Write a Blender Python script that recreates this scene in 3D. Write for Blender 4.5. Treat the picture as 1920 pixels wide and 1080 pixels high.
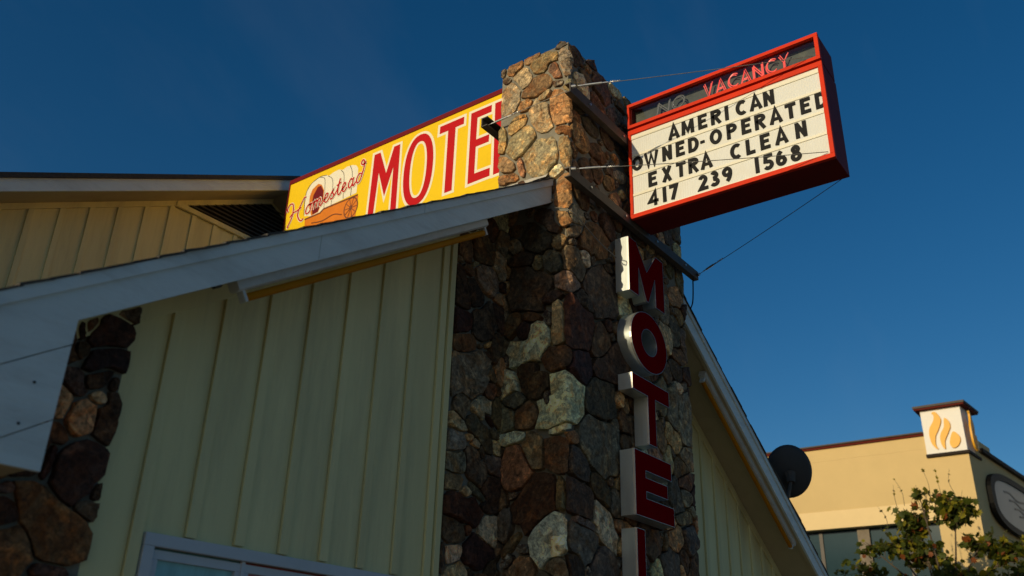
import bpy, bmesh, math, random
import numpy as np
from mathutils import Vector, Matrix

# ---------------------------------------------------------------- scene, camera, sky, sun
for o in list(bpy.data.objects):
    bpy.data.objects.remove(o)
SC = bpy.context.scene
COL = SC.collection
H0 = 1.55                      # eye height; z values below are metres above the eye unless noted

cam_d = bpy.data.cameras.new("camera")
cam = bpy.data.objects.new("camera", cam_d)
COL.objects.link(cam)
RT = Vector((0.592, -0.806, 0.028)); UP = Vector((-0.355, -0.229, 0.906)); FW = Vector((0.724, 0.546, 0.421))
FW.normalize(); RT = (RT - FW * RT.dot(FW)).normalized(); UP = RT.cross(FW)
cam.matrix_world = Matrix(((RT.x, UP.x, -FW.x, -5.446), (RT.y, UP.y, -FW.y, -3.549), (RT.z, UP.z, -FW.z, H0), (0, 0, 0, 1)))
cam_d.sensor_width = 36.0
cam_d.lens = 31.657
cam_d.clip_start = 0.05
cam_d.clip_end = 3000
cam_d.dof.use_dof = True
cam_d.dof.focus_distance = 8.2
cam_d.dof.aperture_fstop = 1.6
SC.camera = cam

SUN_DIR = Vector((-1.0, 0.122, 0.25)).normalized()     # towards the sun
world = bpy.data.worlds.new("World")
SC.world = world
world.use_nodes = True
wn = world.node_tree.nodes; wl = world.node_tree.links
wn.clear()
sky = wn.new("ShaderNodeTexSky")
sky.sky_type = 'NISHITA'
sky.sun_disc = False
sky.sun_elevation = math.asin(SUN_DIR.z)
sky.sun_rotation = math.atan2(SUN_DIR.x, SUN_DIR.y)
sky.altitude = 300
sky.air_density = 1.0
sky.dust_density = 1.1
sky.ozone_density = 3.0
bg = wn.new("ShaderNodeBackground"); bg.inputs[1].default_value = 0.074
wo = wn.new("ShaderNodeOutputWorld")
hs = wn.new("ShaderNodeHueSaturation"); hs.inputs["Saturation"].default_value = 1.31
wl.new(sky.outputs[0], hs.inputs["Color"])
tc = wn.new("ShaderNodeTexCoord"); mpw = wn.new("ShaderNodeMapping")
mpw.inputs["Rotation"].default_value = (0.5, 0.35, 0.6); mpw.inputs["Scale"].default_value = (1.0, 5.0, 2.2)
cz = wn.new("ShaderNodeTexNoise"); cz.inputs["Scale"].default_value = 1.6; cz.inputs["Detail"].default_value = 7; cz.inputs["Roughness"].default_value = 0.55
wl.new(tc.outputs["Generated"], mpw.inputs[0]); wl.new(mpw.outputs[0], cz.inputs["Vector"])
cr = wn.new("ShaderNodeMapRange"); cr.inputs[1].default_value = 0.52; cr.inputs[2].default_value = 0.85; cr.inputs[4].default_value = 0.03
mpw.inputs["Location"].default_value = (1.7, 0.4, 2.9)
wl.new(cz.outputs[0], cr.inputs[0])
cm = wn.new("ShaderNodeMix"); cm.data_type = 'RGBA'; cm.inputs[7].default_value = (6.0, 6.2, 6.4, 1)      # thin high cloud
wl.new(cr.outputs[0], cm.inputs[0]); wl.new(hs.outputs[0], cm.inputs[6]); wl.new(cm.outputs[2], bg.inputs[0]); wl.new(bg.outputs[0], wo.inputs[0])

sun_d = bpy.data.lights.new("sun", 'SUN')
sun_d.energy = 2.9
sun_d.angle = math.radians(0.5)
sun_d.color = (1.0, 0.83, 0.54)
sun = bpy.data.objects.new("sun", sun_d)
COL.objects.link(sun)
sun.rotation_euler = SUN_DIR.to_track_quat('Z', 'Y').to_euler()
sun.location = (-20, 4, 14)

SC.view_settings.view_transform = 'Standard'
SC.view_settings.look = 'None'
SC.view_settings.exposure = 0.0
SC.view_settings.gamma = 1.0
SC.view_settings.use_curve_mapping = False
SC.render.film_transparent = False

# ---------------------------------------------------------------- helpers
random.seed(7)
rng = np.random.default_rng(11)

def srgb(*c):
    return tuple(((v / 255 + 0.055) / 1.055) ** 2.4 if v > 10 else v / 255 / 12.92 for v in c)

def link(o, parent=None):
    COL.objects.link(o)
    if parent is not None:
        o.parent = parent
    return o

def tag(o, label=None, cat=None, group=None, kind=None):
    if label: o["label"] = label
    if cat: o["category"] = cat
    if group: o["group"] = group
    if kind: o["kind"] = kind
    return o

def empty(name, loc, label, cat, group=None):
    o = bpy.data.objects.new(name, None)
    o.empty_display_size = 0.2
    o.location = (loc[0], loc[1], loc[2] + H0)
    COL.objects.link(o)
    return tag(o, label, cat, group)

def origin_of(parent):
    v = Vector((0, 0, 0))
    while parent is not None:
        v += Vector(parent.location); parent = parent.parent
    return v

class MB:
    """collects faces (coordinates relative to the eye level) and links them as one mesh object"""
    def __init__(self): self.v = []; self.f = []; self.m = []
    def add(self, vs, fs, mi=0):
        b = len(self.v); self.v += [tuple(p) for p in vs]
        self.f += [tuple(i + b for i in f) for f in fs]; self.m += [mi] * len(fs)
        return self
    def box(self, x0, x1, y0, y1, z0, z1, mi=0):
        return self.add([(x0, y0, z0), (x1, y0, z0), (x1, y1, z0), (x0, y1, z0), (x0, y0, z1), (x1, y0, z1), (x1, y1, z1), (x0, y1, z1)],
                        [(0, 3, 2, 1), (4, 5, 6, 7), (0, 1, 5, 4), (1, 2, 6, 5), (2, 3, 7, 6), (3, 0, 4, 7)], mi)
    def prism(self, poly, axis, a, b, mi=0):
        """poly: 2D points; axis 1: (x,z) extruded in y; axis 0: (y,z) extruded in x; axis 2: (x,y) extruded in z"""
        def P(p, t):
            return (p[0], t, p[1]) if axis == 1 else ((t, p[0], p[1]) if axis == 0 else (p[0], p[1], t))
        n = len(poly)
        vs = [P(p, a) for p in poly] + [P(p, b) for p in poly]
        fs = [tuple(range(n)), tuple(range(2 * n - 1, n - 1, -1))] + [(i, n + i, n + (i + 1) % n, (i + 1) % n) for i in range(n)]
        return self.add(vs, fs, mi)
    def tube(self, pts, r, seg=8, mi=0, caps=True):
        pts = [Vector(p) for p in pts]; n = len(pts); base = len(self.v)
        rr = r if isinstance(r, (list, tuple)) else [r] * n
        prev = None
        for i, p in enumerate(pts):
            d = (pts[min(i + 1, n - 1)] - pts[max(i - 1, 0)])
            d = d.normalized() if d.length > 1e-9 else Vector((0, 0, 1))
            if prev is None:
                a = d.orthogonal().normalized()
            else:
                a = (prev - d * prev.dot(d)); a = a.normalized() if a.length > 1e-6 else d.orthogonal().normalized()
            prev = a; b = d.cross(a)
            for k in range(seg):
                t = 2 * math.pi * k / seg
                self.v.append(tuple(p + (a * math.cos(t) + b * math.sin(t)) * rr[i]))
        for i in range(n - 1):
            for k in range(seg):
                k2 = (k + 1) % seg
                self.f.append((base + i * seg + k, base + i * seg + k2, base + (i + 1) * seg + k2, base + (i + 1) * seg + k)); self.m.append(mi)
        if caps:
            self.f.append(tuple(base + k for k in range(seg))[::-1]); self.m.append(mi)
            self.f.append(tuple(base + (n - 1) * seg + k for k in range(seg))); self.m.append(mi)
        return self
    def build(self, name, mats, parent=None, smooth=False, bevel=0, sharp=40, color=None):
        org = origin_of(parent)
        me = bpy.data.meshes.new(name)
        if parent is None:
            xs = np.array(self.v); c = Vector(((xs[:, 0].min() + xs[:, 0].max()) / 2, (xs[:, 1].min() + xs[:, 1].max()) / 2, xs[:, 2].min() + H0))
            loc = c; org = c
        else:
            loc = Vector((0, 0, 0))
        vv = [(x - org.x, y - org.y, z + H0 - org.z) for x, y, z in self.v]
        me.from_pydata(vv, [], self.f)
        if not isinstance(mats, (list, tuple)): mats = [mats]
        for m in mats: me.materials.append(m)
        if len(mats) > 1:
            me.polygons.foreach_set("material_index", self.m)
        bm = bmesh.new(); bm.from_mesh(me)
        bmesh.ops.recalc_face_normals(bm, faces=bm.faces)
        big = [f for f in bm.faces if len(f.verts) > 4]
        if big: bmesh.ops.triangulate(bm, faces=big)
        if bevel:
            ed = [e for e in bm.edges if len(e.link_faces) == 2 and e.calc_face_angle(0) > 0.6]
            bmesh.ops.bevel(bm, geom=ed, offset=bevel, segments=2, affect='EDGES', profile=0.6)
        bm.to_mesh(me); bm.free()
        if smooth:
            me.polygons.foreach_set("use_smooth", [True] * len(me.polygons))
            me.set_sharp_from_angle(angle=math.radians(sharp))
        o = bpy.data.objects.new(name, me)
        o.location = loc
        if color: o.color = (*color, 1)
        return link(o, parent)

def clip(poly, a, b, c):
    """keep a*x+b*y+c >= 0"""
    out = []
    for i, p in enumerate(poly):
        q = poly[(i + 1) % len(poly)]
        dp = a * p[0] + b * p[1] + c; dq = a * q[0] + b * q[1] + c
        if dp >= 0: out.append(p)
        if (dp >= 0) != (dq >= 0):
            t = dp / (dp - dq); out.append((p[0] + (q[0] - p[0]) * t, p[1] + (q[1] - p[1]) * t))
    return out

# ---------------------------------------------------------------- materials
def mat(name, color, rough=0.7, metal=0.0, var=0.12, nscale=6.0, bump=0.0, bscale=40.0, coat=0.0, stretch=(1, 1, 1), dirt_or_refl=None, dirt_or_refl_amt=0.0, dscale=1.5, spec=0.3, vrough=0.0, objvar=0.0):
    m = bpy.data.materials.new(name); m.use_nodes = True
    nt = m.node_tree; n = nt.nodes; l = nt.links
    bs = n["Principled BSDF"]
    bs.inputs["Roughness"].default_value = rough; bs.inputs["Metallic"].default_value = metal
    bs.inputs["Specular IOR Level"].default_value = spec
    if coat: bs.inputs["Coat Weight"].default_value = coat
    geo = n.new("ShaderNodeNewGeometry")
    mp = n.new("ShaderNodeMapping"); mp.inputs["Scale"].default_value = stretch
    l.new(geo.outputs["Position"], mp.inputs[0])
    nz = n.new("ShaderNodeTexNoise"); nz.inputs["Scale"].default_value = nscale; nz.inputs["Detail"].default_value = 6; nz.inputs["Roughness"].default_value = 0.62
    l.new(mp.outputs[0], nz.inputs["Vector"])
    mr = n.new("ShaderNodeMapRange"); mr.inputs[1].default_value = 0.25; mr.inputs[2].default_value = 0.75
    mr.inputs[3].default_value = 1 - var; mr.inputs[4].default_value = 1 + var
    l.new(nz.outputs[0], mr.inputs[0])
    mul = n.new("ShaderNodeMix"); mul.data_type = 'RGBA'; mul.blend_type = 'MULTIPLY'; mul.inputs[0].default_value = 1
    mul.inputs[6].default_value = (*color, 1)
    l.new(mr.outputs[0], mul.inputs[7])
    last = mul.outputs[2]
    if objvar:
        oi = n.new("ShaderNodeObjectInfo"); m3 = n.new("ShaderNodeMapRange")
        m3.inputs[3].default_value = 1 - objvar; m3.inputs[4].default_value = 1 + objvar
        l.new(oi.outputs["Random"], m3.inputs[0])
        mo = n.new("ShaderNodeMix"); mo.data_type = 'RGBA'; mo.blend_type = 'MULTIPLY'; mo.inputs[0].default_value = 1
        l.new(last, mo.inputs[6]); l.new(m3.outputs[0], mo.inputs[7]); last = mo.outputs[2]
    if dirt_or_refl:
        n2 = n.new("ShaderNodeTexNoise"); n2.inputs["Scale"].default_value = dscale; n2.inputs["Detail"].default_value = 8; n2.inputs["Roughness"].default_value = 0.7
        l.new(mp.outputs[0], n2.inputs["Vector"])
        r2 = n.new("ShaderNodeMapRange"); r2.inputs[1].default_value = 0.48; r2.inputs[2].default_value = 0.72; r2.inputs[4].default_value = dirt_or_refl_amt
        l.new(n2.outputs[0], r2.inputs[0])
        mx = n.new("ShaderNodeMix"); mx.data_type = 'RGBA'; mx.inputs[7].default_value = (*dirt_or_refl, 1)
        l.new(r2.outputs[0], mx.inputs[0]); l.new(last, mx.inputs[6]); last = mx.outputs[2]
    l.new(last, bs.inputs["Base Color"])
    if vrough:
        r3 = n.new("ShaderNodeMapRange"); r3.inputs[3].default_value = max(0, rough - vrough); r3.inputs[4].default_value = rough + vrough
        l.new(nz.outputs[0], r3.inputs[0]); l.new(r3.outputs[0], bs.inputs["Roughness"])
    if bump:
        nb = n.new("ShaderNodeTexNoise"); nb.inputs["Scale"].default_value = bscale; nb.inputs["Detail"].default_value = 5
        l.new(mp.outputs[0], nb.inputs["Vector"])
        b = n.new("ShaderNodeBump"); b.inputs["Strength"].default_value = bump; b.inputs["Distance"].default_value = 0.01
        l.new(nb.outputs[0], b.inputs["Height"]); l.new(b.outputs[0], bs.inputs["Normal"])
    return m

def stone_mat(name, joined=False):
    m = bpy.data.materials.new(name); m.use_nodes = True
    nt = m.node_tree; n = nt.nodes; l = nt.links
    bs = n["Principled BSDF"]; bs.inputs["Roughness"].default_value = 0.82; bs.inputs["Specular IOR Level"].default_value = 0.35
    oi = n.new("ShaderNodeObjectInfo"); geo = n.new("ShaderNodeNewGeometry")
    off = n.new("ShaderNodeVectorMath"); off.operation = 'SCALE'; off.inputs[3].default_value = 37.0
    cmb = n.new("ShaderNodeCombineXYZ")
    l.new(oi.outputs["Random"], cmb.inputs[0]); l.new(oi.outputs["Random"], cmb.inputs[2])
    l.new(cmb.outputs[0], off.inputs[0])
    ad = n.new("ShaderNodeVectorMath"); ad.operation = 'ADD'
    l.new(geo.outputs["Position"], ad.inputs[0]); l.new(off.outputs[0], ad.inputs[1])
    def noise(s, d=8, r=0.65, dist=0.0):
        x = n.new("ShaderNodeTexNoise"); x.inputs["Scale"].default_value = s; x.inputs["Detail"].default_value = d
        x.inputs["Roughness"].default_value = r; x.inputs["Distortion"].default_value = dist
        l.new(ad.outputs[0], x.inputs["Vector"]); return x
    def rng_(src, a, b, c, d):
        x = n.new("ShaderNodeMapRange"); x.inputs[1].default_value = a; x.inputs[2].default_value = b; x.inputs[3].default_value = c; x.inputs[4].default_value = d
        l.new(src, x.inputs[0]); return x.outputs[0]
    def mix(fac, A, B, mode='MIX'):
        x = n.new("ShaderNodeMix"); x.data_type = 'RGBA'; x.blend_type = mode
        if isinstance(fac, float): x.inputs[0].default_value = fac
        else: l.new(fac, x.inputs[0])
        for i, s in ((6, A), (7, B)):
            if isinstance(s, tuple): x.inputs[i].default_value = s
            else: l.new(s, x.inputs[i])
        return x.outputs[2]
    n1 = noise(9, 6, 0.6, 0.8); n2 = noise(34, 8, 0.7, 0.3); n3 = noise(5, 5, 0.6, 1.6); n4 = noise(120, 4, 0.6); n5 = noise(17, 7, 0.7, 1.2)
    c = oi.outputs["Color"]
    if joined:
        rp_ = n.new("ShaderNodeValToRGB"); rp_.color_ramp.interpolation = 'CONSTANT'
        cols = [(.17, .115, .065), (.11, .07, .045), (.24, .19, .12), (.13, .11, .085), (.30, .26, .19), (.09, .055, .04), (.20, .13, .07)]
        while len(rp_.color_ramp.elements) < len(cols): rp_.color_ramp.elements.new(0.5)
        for e_, (k_, cc) in zip(rp_.color_ramp.elements, enumerate(cols)): e_.position = k_ / len(cols); e_.color = (*cc, 1)
        l.new(geo.outputs["Random Per Island"], rp_.inputs[0]); c = rp_.outputs[0]
    c = mix(rng_(n3.outputs[0], .47, .60, 0.0, 0.75), c, mix(1.0, c, (1.05, 0.70, 0.42, 1), 'MULTIPLY'))          # rust staining
    c = mix(rng_(n1.outputs[0], .535, .60, 0.0, 0.85), c, mix(1.0, c, (2.0, 1.85, 1.6, 1), 'MULTIPLY'))           # pale crust
    c = mix(1.0, c, rng_(n5.outputs[0], .34, .66, 0.42, 1.6), 'MULTIPLY')
    c = mix(1.0, c, rng_(n2.outputs[0], .3, .72, 0.38, 1.55), 'MULTIPLY')
    c = mix(rng_(n2.outputs[0], .58, .65, 0.0, 0.75), c, (0.04, 0.032, 0.026, 1))         # dark pits
    l.new(c, bs.inputs["Base Color"])
    vo = n.new("ShaderNodeTexVoronoi"); vo.feature = 'F1'; vo.inputs["Scale"].default_value = 11.0
    wob = n.new("ShaderNodeVectorMath"); wob.operation = 'MULTIPLY_ADD'; wob.inputs[1].default_value = (0.12, 0.12, 0.12)
    l.new(n1.outputs["Color"], wob.inputs[0]); l.new(ad.outputs[0], wob.inputs[2]); l.new(wob.outputs[0], vo.inputs["Vector"])
    b0 = n.new("ShaderNodeBump"); b0.inputs["Strength"].default_value = 0.35; b0.inputs["Distance"].default_value = 0.05; b0.invert = True
    l.new(vo.outputs["Distance"], b0.inputs["Height"])
    b1 = n.new("ShaderNodeBump"); b1.inputs["Strength"].default_value = 0.6; b1.inputs["Distance"].default_value = 0.03
    l.new(n1.outputs[0], b1.inputs["Height"]); l.new(b0.outputs[0], b1.inputs["Normal"])
    b2 = n.new("ShaderNodeBump"); b2.inputs["Strength"].default_value = 1.0; b2.inputs["Distance"].default_value = 0.018
    l.new(n2.outputs[0], b2.inputs["Height"]); l.new(b1.outputs[0], b2.inputs["Normal"])
    b3 = n.new("ShaderNodeBump"); b3.inputs["Strength"].default_value = 0.35; b3.inputs["Distance"].default_value = 0.003
    l.new(n4.outputs[0], b3.inputs["Height"]); l.new(b2.outputs[0], b3.inputs["Normal"])
    l.new(b3.outputs[0], bs.inputs["Normal"])
    return m

M = {}
M['stone'] = stone_mat("field_stone")
M['stone_joined'] = stone_mat("field_stone_small", True)
M['mortar'] = mat("mortar", (0.24, 0.22, 0.17), 0.92, var=0.25, nscale=7, bump=0.9, bscale=45, dirt_or_refl=(0.10, 0.09, 0.075), dirt_or_refl_amt=0.6, dscale=3)
M['siding'] = mat("cream_siding", (0.79, 0.69, 0.35), 0.62, var=0.10, nscale=3, bump=0.3, bscale=30, stretch=(1, 1, 0.12), dirt_or_refl=(0.40, 0.34, 0.19), dirt_or_refl_amt=0.5, dscale=2.5, objvar=0.045)
M['soffit'] = mat("cream_soffit", (0.50, 0.41, 0.25), 0.7, var=0.1, nscale=3, bump=0.2, dirt_or_refl=(0.2, 0.15, 0.09), dirt_or_refl_amt=0.5)
M['white'] = mat("white_trim", (0.70, 0.74, 0.70), 0.55, var=0.05, nscale=4, bump=0.35, bscale=18, stretch=(0.6, 1, 2.2), dirt_or_refl=(0.42, 0.41, 0.37), dirt_or_refl_amt=0.5, dscale=2.2)
M['shingle'] = mat("asphalt_shingle", (0.075, 0.068, 0.06), 0.95, var=0.3, nscale=30, bump=0.8, bscale=160, objvar=0.25)
M['red'] = mat("sign_red", (0.70, 0.034, 0.003), 0.55, spec=0.15, var=0.10, nscale=4, dirt_or_refl=(0.35, 0.05, 0.03), dirt_or_refl_amt=0.4, dscale=2.5, bump=0.08, bscale=12)
M['red_dark'] = mat("sign_box_red", (0.17, 0.008, 0.006), 0.6, spec=0.15, var=0.15, nscale=4, dirt_or_refl=(0.08, 0.008, 0.006), dirt_or_refl_amt=0.5)
M['panel'] = mat("marquee_white", (0.78, 0.79, 0.74), 0.38, var=0.03, nscale=2, dirt_or_refl=(0.62, 0.55, 0.38), dirt_or_refl_amt=0.35, dscale=2.0)
M['rail'] = mat("track_rail", (0.86, 0.82, 0.66), 0.3, var=0.04)
M['black'] = mat("black_plastic", (0.014, 0.014, 0.014), 0.6, spec=0.12, var=0.3, nscale=8)
M['yellow'] = mat("sign_yellow", (0.88, 0.585, 0.008), 0.6, spec=0.15, var=0.04, nscale=1.5, dirt_or_refl=(0.78, 0.48, 0.01), dirt_or_refl_amt=0.35, dscale=1.3)
M['cream'] = mat("sign_cream", (0.86, 0.80, 0.62), 0.45, var=0.03)
M['signred'] = mat("letter_red", (0.52, 0.004, 0.006), 0.6, var=0.05, spec=0.15)
M['maroon'] = mat("dark_maroon", (0.16, 0.006, 0.008), 0.6, var=0.08, spec=0.15)
M['orange'] = mat("wagon_orange", (0.70, 0.20, 0.008), 0.45, var=0.08)
M['brown'] = mat("wagon_brown", (0.20, 0.06, 0.015), 0.5, var=0.1)
M['ink'] = mat("ink_line", (0.06, 0.05, 0.04), 0.6)
M['letterface'] = mat("channel_letter_red", (0.20, 0.002, 0.004), 0.7, spec=0.0, var=0.10, nscale=5, dirt_or_refl=(0.18, 0.006, 0.008), dirt_or_refl_amt=0.4)
M['steel'] = mat("brushed_steel", (0.66, 0.72, 0.71), 0.38, metal=0.85, var=0.06, nscale=14, stretch=(1, 1, 0.15), vrough=0.08, dirt_or_refl=(0.36, 0.38, 0.37), dirt_or_refl_amt=0.35, dscale=4)
M['trimcap'] = mat("letter_trim", (0.40, 0.38, 0.36), 0.4, metal=0.8)
M['iron'] = mat("painted_iron", (0.085, 0.073, 0.058), 0.6, var=0.25, nscale=9, dirt_or_refl=(0.16, 0.09, 0.05), dirt_or_refl_amt=0.6, dscale=6)
M['galv'] = mat("galvanised", (0.62, 0.62, 0.60), 0.38, metal=0.9, var=0.2, nscale=25)
M['wire'] = mat("wire", (0.20, 0.19, 0.17), 0.5, metal=0.6)
M['amber'] = mat("amber_tube", (0.50, 0.175, 0.0015), 0.5, spec=0.06, var=0.12, nscale=3)
M['fixture'] = mat("fixture_enamel", (0.60, 0.60, 0.56), 0.4, var=0.06, dirt_or_refl=(0.3, 0.24, 0.17), dirt_or_refl_amt=0.5, dscale=6)
M['neon_red'] = mat("neon_coral", (0.90, 0.13, 0.10), 0.3, coat=0.5)
ne = M['neon_red'].node_tree.nodes['Principled BSDF']      # lit neon word
ne.inputs['Emission Color'].default_value = (1.0, 0.10, 0.08, 1); ne.inputs['Emission Strength'].default_value = 0.35
M['neon_clear'] = mat("neon_clear", (0.20, 0.20, 0.19), 0.2, coat=0.6)
M['vac_back'] = mat("vacancy_back", (0.075, 0.085, 0.072), 0.4, var=0.5, nscale=3.0, dirt_or_refl=(0.24, 0.24, 0.18), dirt_or_refl_amt=0.7, dscale=2.6)  # pale patches are cloud reflections painted into the panel colour
M['louvre'] = mat("louvre", (0.10, 0.085, 0.065), 0.7, var=0.2)
M['dark'] = mat("dark_void", (0.012, 0.011, 0.010), 0.9)
M['flashing'] = mat("flashing", (0.50, 0.47, 0.40), 0.6, var=0.2, nscale=12, bump=0.4)
M['tan'] = mat("tan_stucco", (0.68, 0.495, 0.225), 0.85, var=0.05, nscale=1.2, bump=0.3, bscale=60)
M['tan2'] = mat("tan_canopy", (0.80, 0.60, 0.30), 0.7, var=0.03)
M['coping'] = mat("red_coping", (0.11, 0.014, 0.007), 0.7, spec=0.1)
M['coping_top'] = mat("grey_coping", (0.10, 0.085, 0.07), 0.7, spec=0.1)
M['logo_white'] = mat("logo_white", (0.80, 0.77, 0.70), 0.5, var=0.02)
M['flame'] = mat("flame_orange", (0.84, 0.42, 0.025), 0.45, var=0.05)
M['flame2'] = mat("flame_edge", (0.40, 0.20, 0.04), 0.5)
M['bglass'] = mat("window_glass", (0.022, 0.050, 0.062), 0.12, var=0.2, nscale=0.8, spec=0.2)
M['mull'] = mat("mullion", (0.10, 0.085, 0.07), 0.5)
M['pier'] = mat("pier", (0.22, 0.18, 0.13), 0.85, var=0.25, nscale=5, bump=0.5, bscale=12)
M['oval_pale'] = mat("oval_pale", (0.13, 0.16, 0.17), 0.4, var=0.2, nscale=0.7)
M['oval_rim'] = mat("oval_rim_black", (0.004, 0.004, 0.004), 0.6, spec=0.1)
M['darkbase'] = mat("dark_base", (0.03, 0.022, 0.016), 0.7, spec=0.1)
M['dish'] = mat("dish_grey", (0.055, 0.055, 0.055), 0.55, var=0.1)
M['bark'] = mat("bark", (0.10, 0.075, 0.05), 0.9, var=0.3, nscale=20, bump=0.6)
M['asphalt'] = mat("asphalt", (0.17, 0.155, 0.125), 0.9, var=0.25, nscale=0.7, bump=0.5, bscale=60)
M['curtain'] = mat("curtain_teal", (0.24, 0.50, 0.52), 0.8, var=0.35, nscale=4, stretch=(3, 1, 0.5))
M['poster'] = mat("poster_red", (0.62, 0.10, 0.07), 0.6, var=0.1)
M['winframe'] = mat("window_frame_white", (0.58, 0.60, 0.62), 0.45, var=0.05, dirt_or_refl=(0.35, 0.34, 0.31), dirt_or_refl_amt=0.4)

def glass_mat(name, tint=(0.95, 0.97, 0.96)):
    m = bpy.data.materials.new(name); m.use_nodes = True
    n = m.node_tree.nodes; l = m.node_tree.links
    n.remove(n["Principled BSDF"]); out = n["Material Output"]
    tr = n.new("ShaderNodeBsdfTransparent"); tr.inputs[0].default_value = (*tint, 1)
    gl = n.new("ShaderNodeBsdfGlossy"); gl.inputs["Roughness"].default_value = 0.03
    lw = n.new("ShaderNodeLayerWeight"); lw.inputs[0].default_value = 0.5
    pw = n.new("ShaderNodeMath"); pw.operation = 'POWER'; pw.inputs[1].default_value = 4.0
    l.new(lw.outputs["Facing"], pw.inputs[0])
    fr = n.new("ShaderNodeMapRange"); fr.inputs[3].default_value = 0.07; fr.inputs[4].default_value = 0.95
    l.new(pw.outputs[0], fr.inputs[0])
    nz = n.new("ShaderNodeTexNoise"); nz.inputs["Scale"].default_value = 1.2
    bp = n.new("ShaderNodeBump"); bp.inputs["Strength"].default_value = 0.04
    l.new(nz.outputs[0], bp.inputs["Height"]); l.new(bp.outputs[0], gl.inputs["Normal"])
    mx = n.new("ShaderNodeMixShader")
    l.new(fr.outputs[0], mx.inputs[0]); l.new(tr.outputs[0], mx.inputs[1]); l.new(gl.outputs[0], mx.inputs[2]); l.new(mx.outputs[0], out.inputs[0])
    return m
M['glass'] = glass_mat("thin_glass")

# ribbed marquee panel: fine vertical corrugation as bump
def add_ribs(m, axis_scale, strength):
    n = m.node_tree.nodes; l = m.node_tree.links
    geo = n.new("ShaderNodeNewGeometry")
    wv = n.new("ShaderNodeTexWave"); wv.wave_type = 'BANDS'; wv.bands_direction = 'Y'; wv.inputs["Scale"].default_value = axis_scale
    l.new(geo.outputs["Position"], wv.inputs["Vector"])
    b = n.new("ShaderNodeBump"); b.inputs["Strength"].default_value = strength; b.inputs["Distance"].default_value = 0.004
    l.new(wv.outputs[0], b.inputs["Height"]); l.new(b.outputs[0], n["Principled BSDF"].inputs["Normal"])
add_ribs(M['panel'], 14.0, 0.55)

# ---------------------------------------------------------------- ground
g = MB(); g.add([(-400, -400, -H0), (600, -400, -H0), (600, 600, -H0), (-400, 600, -H0)], [(0, 1, 2, 3)])
tag(g.build("ground", M['asphalt']), kind="structure", label="asphalt parking ground around the motel")

def leaf_mat(name, col):
    m = mat(name, col, 0.55, var=0.4, nscale=4, spec=0.25)
    n = m.node_tree.nodes; l = m.node_tree.links
    tl = n.new("ShaderNodeBsdfTranslucent"); tl.inputs[0].default_value = (col[0] * 1.6, col[1] * 1.6, col[2] * 0.8, 1)
    mx = n.new("ShaderNodeMixShader"); mx.inputs[0].default_value = 0.35
    l.new(n["Principled BSDF"].outputs[0], mx.inputs[1]); l.new(tl.outputs[0], mx.inputs[2]); l.new(mx.outputs[0], n["Material Output"].inputs[0])
    return m
M['leaf'] = leaf_mat("leaf_green", (0.062, 0.080, 0.010))
M['leaf_y'] = leaf_mat("leaf_yellow", (0.24, 0.21, 0.015))
M['leaf_r'] = leaf_mat("leaf_rust", (0.24, 0.07, 0.015))
# ---------------------------------------------------------------- stones laid in irregular courses
PAL = [(190, 140, 80), (165, 110, 62), (150, 92, 55), (178, 158, 118), (150, 145, 122), (122, 80, 52), (108, 80, 60), (118, 112, 98),
       (140, 100, 62), (98, 62, 48), (186, 176, 150), (132, 126, 112), (160, 120, 70), (120, 88, 52)]

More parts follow.
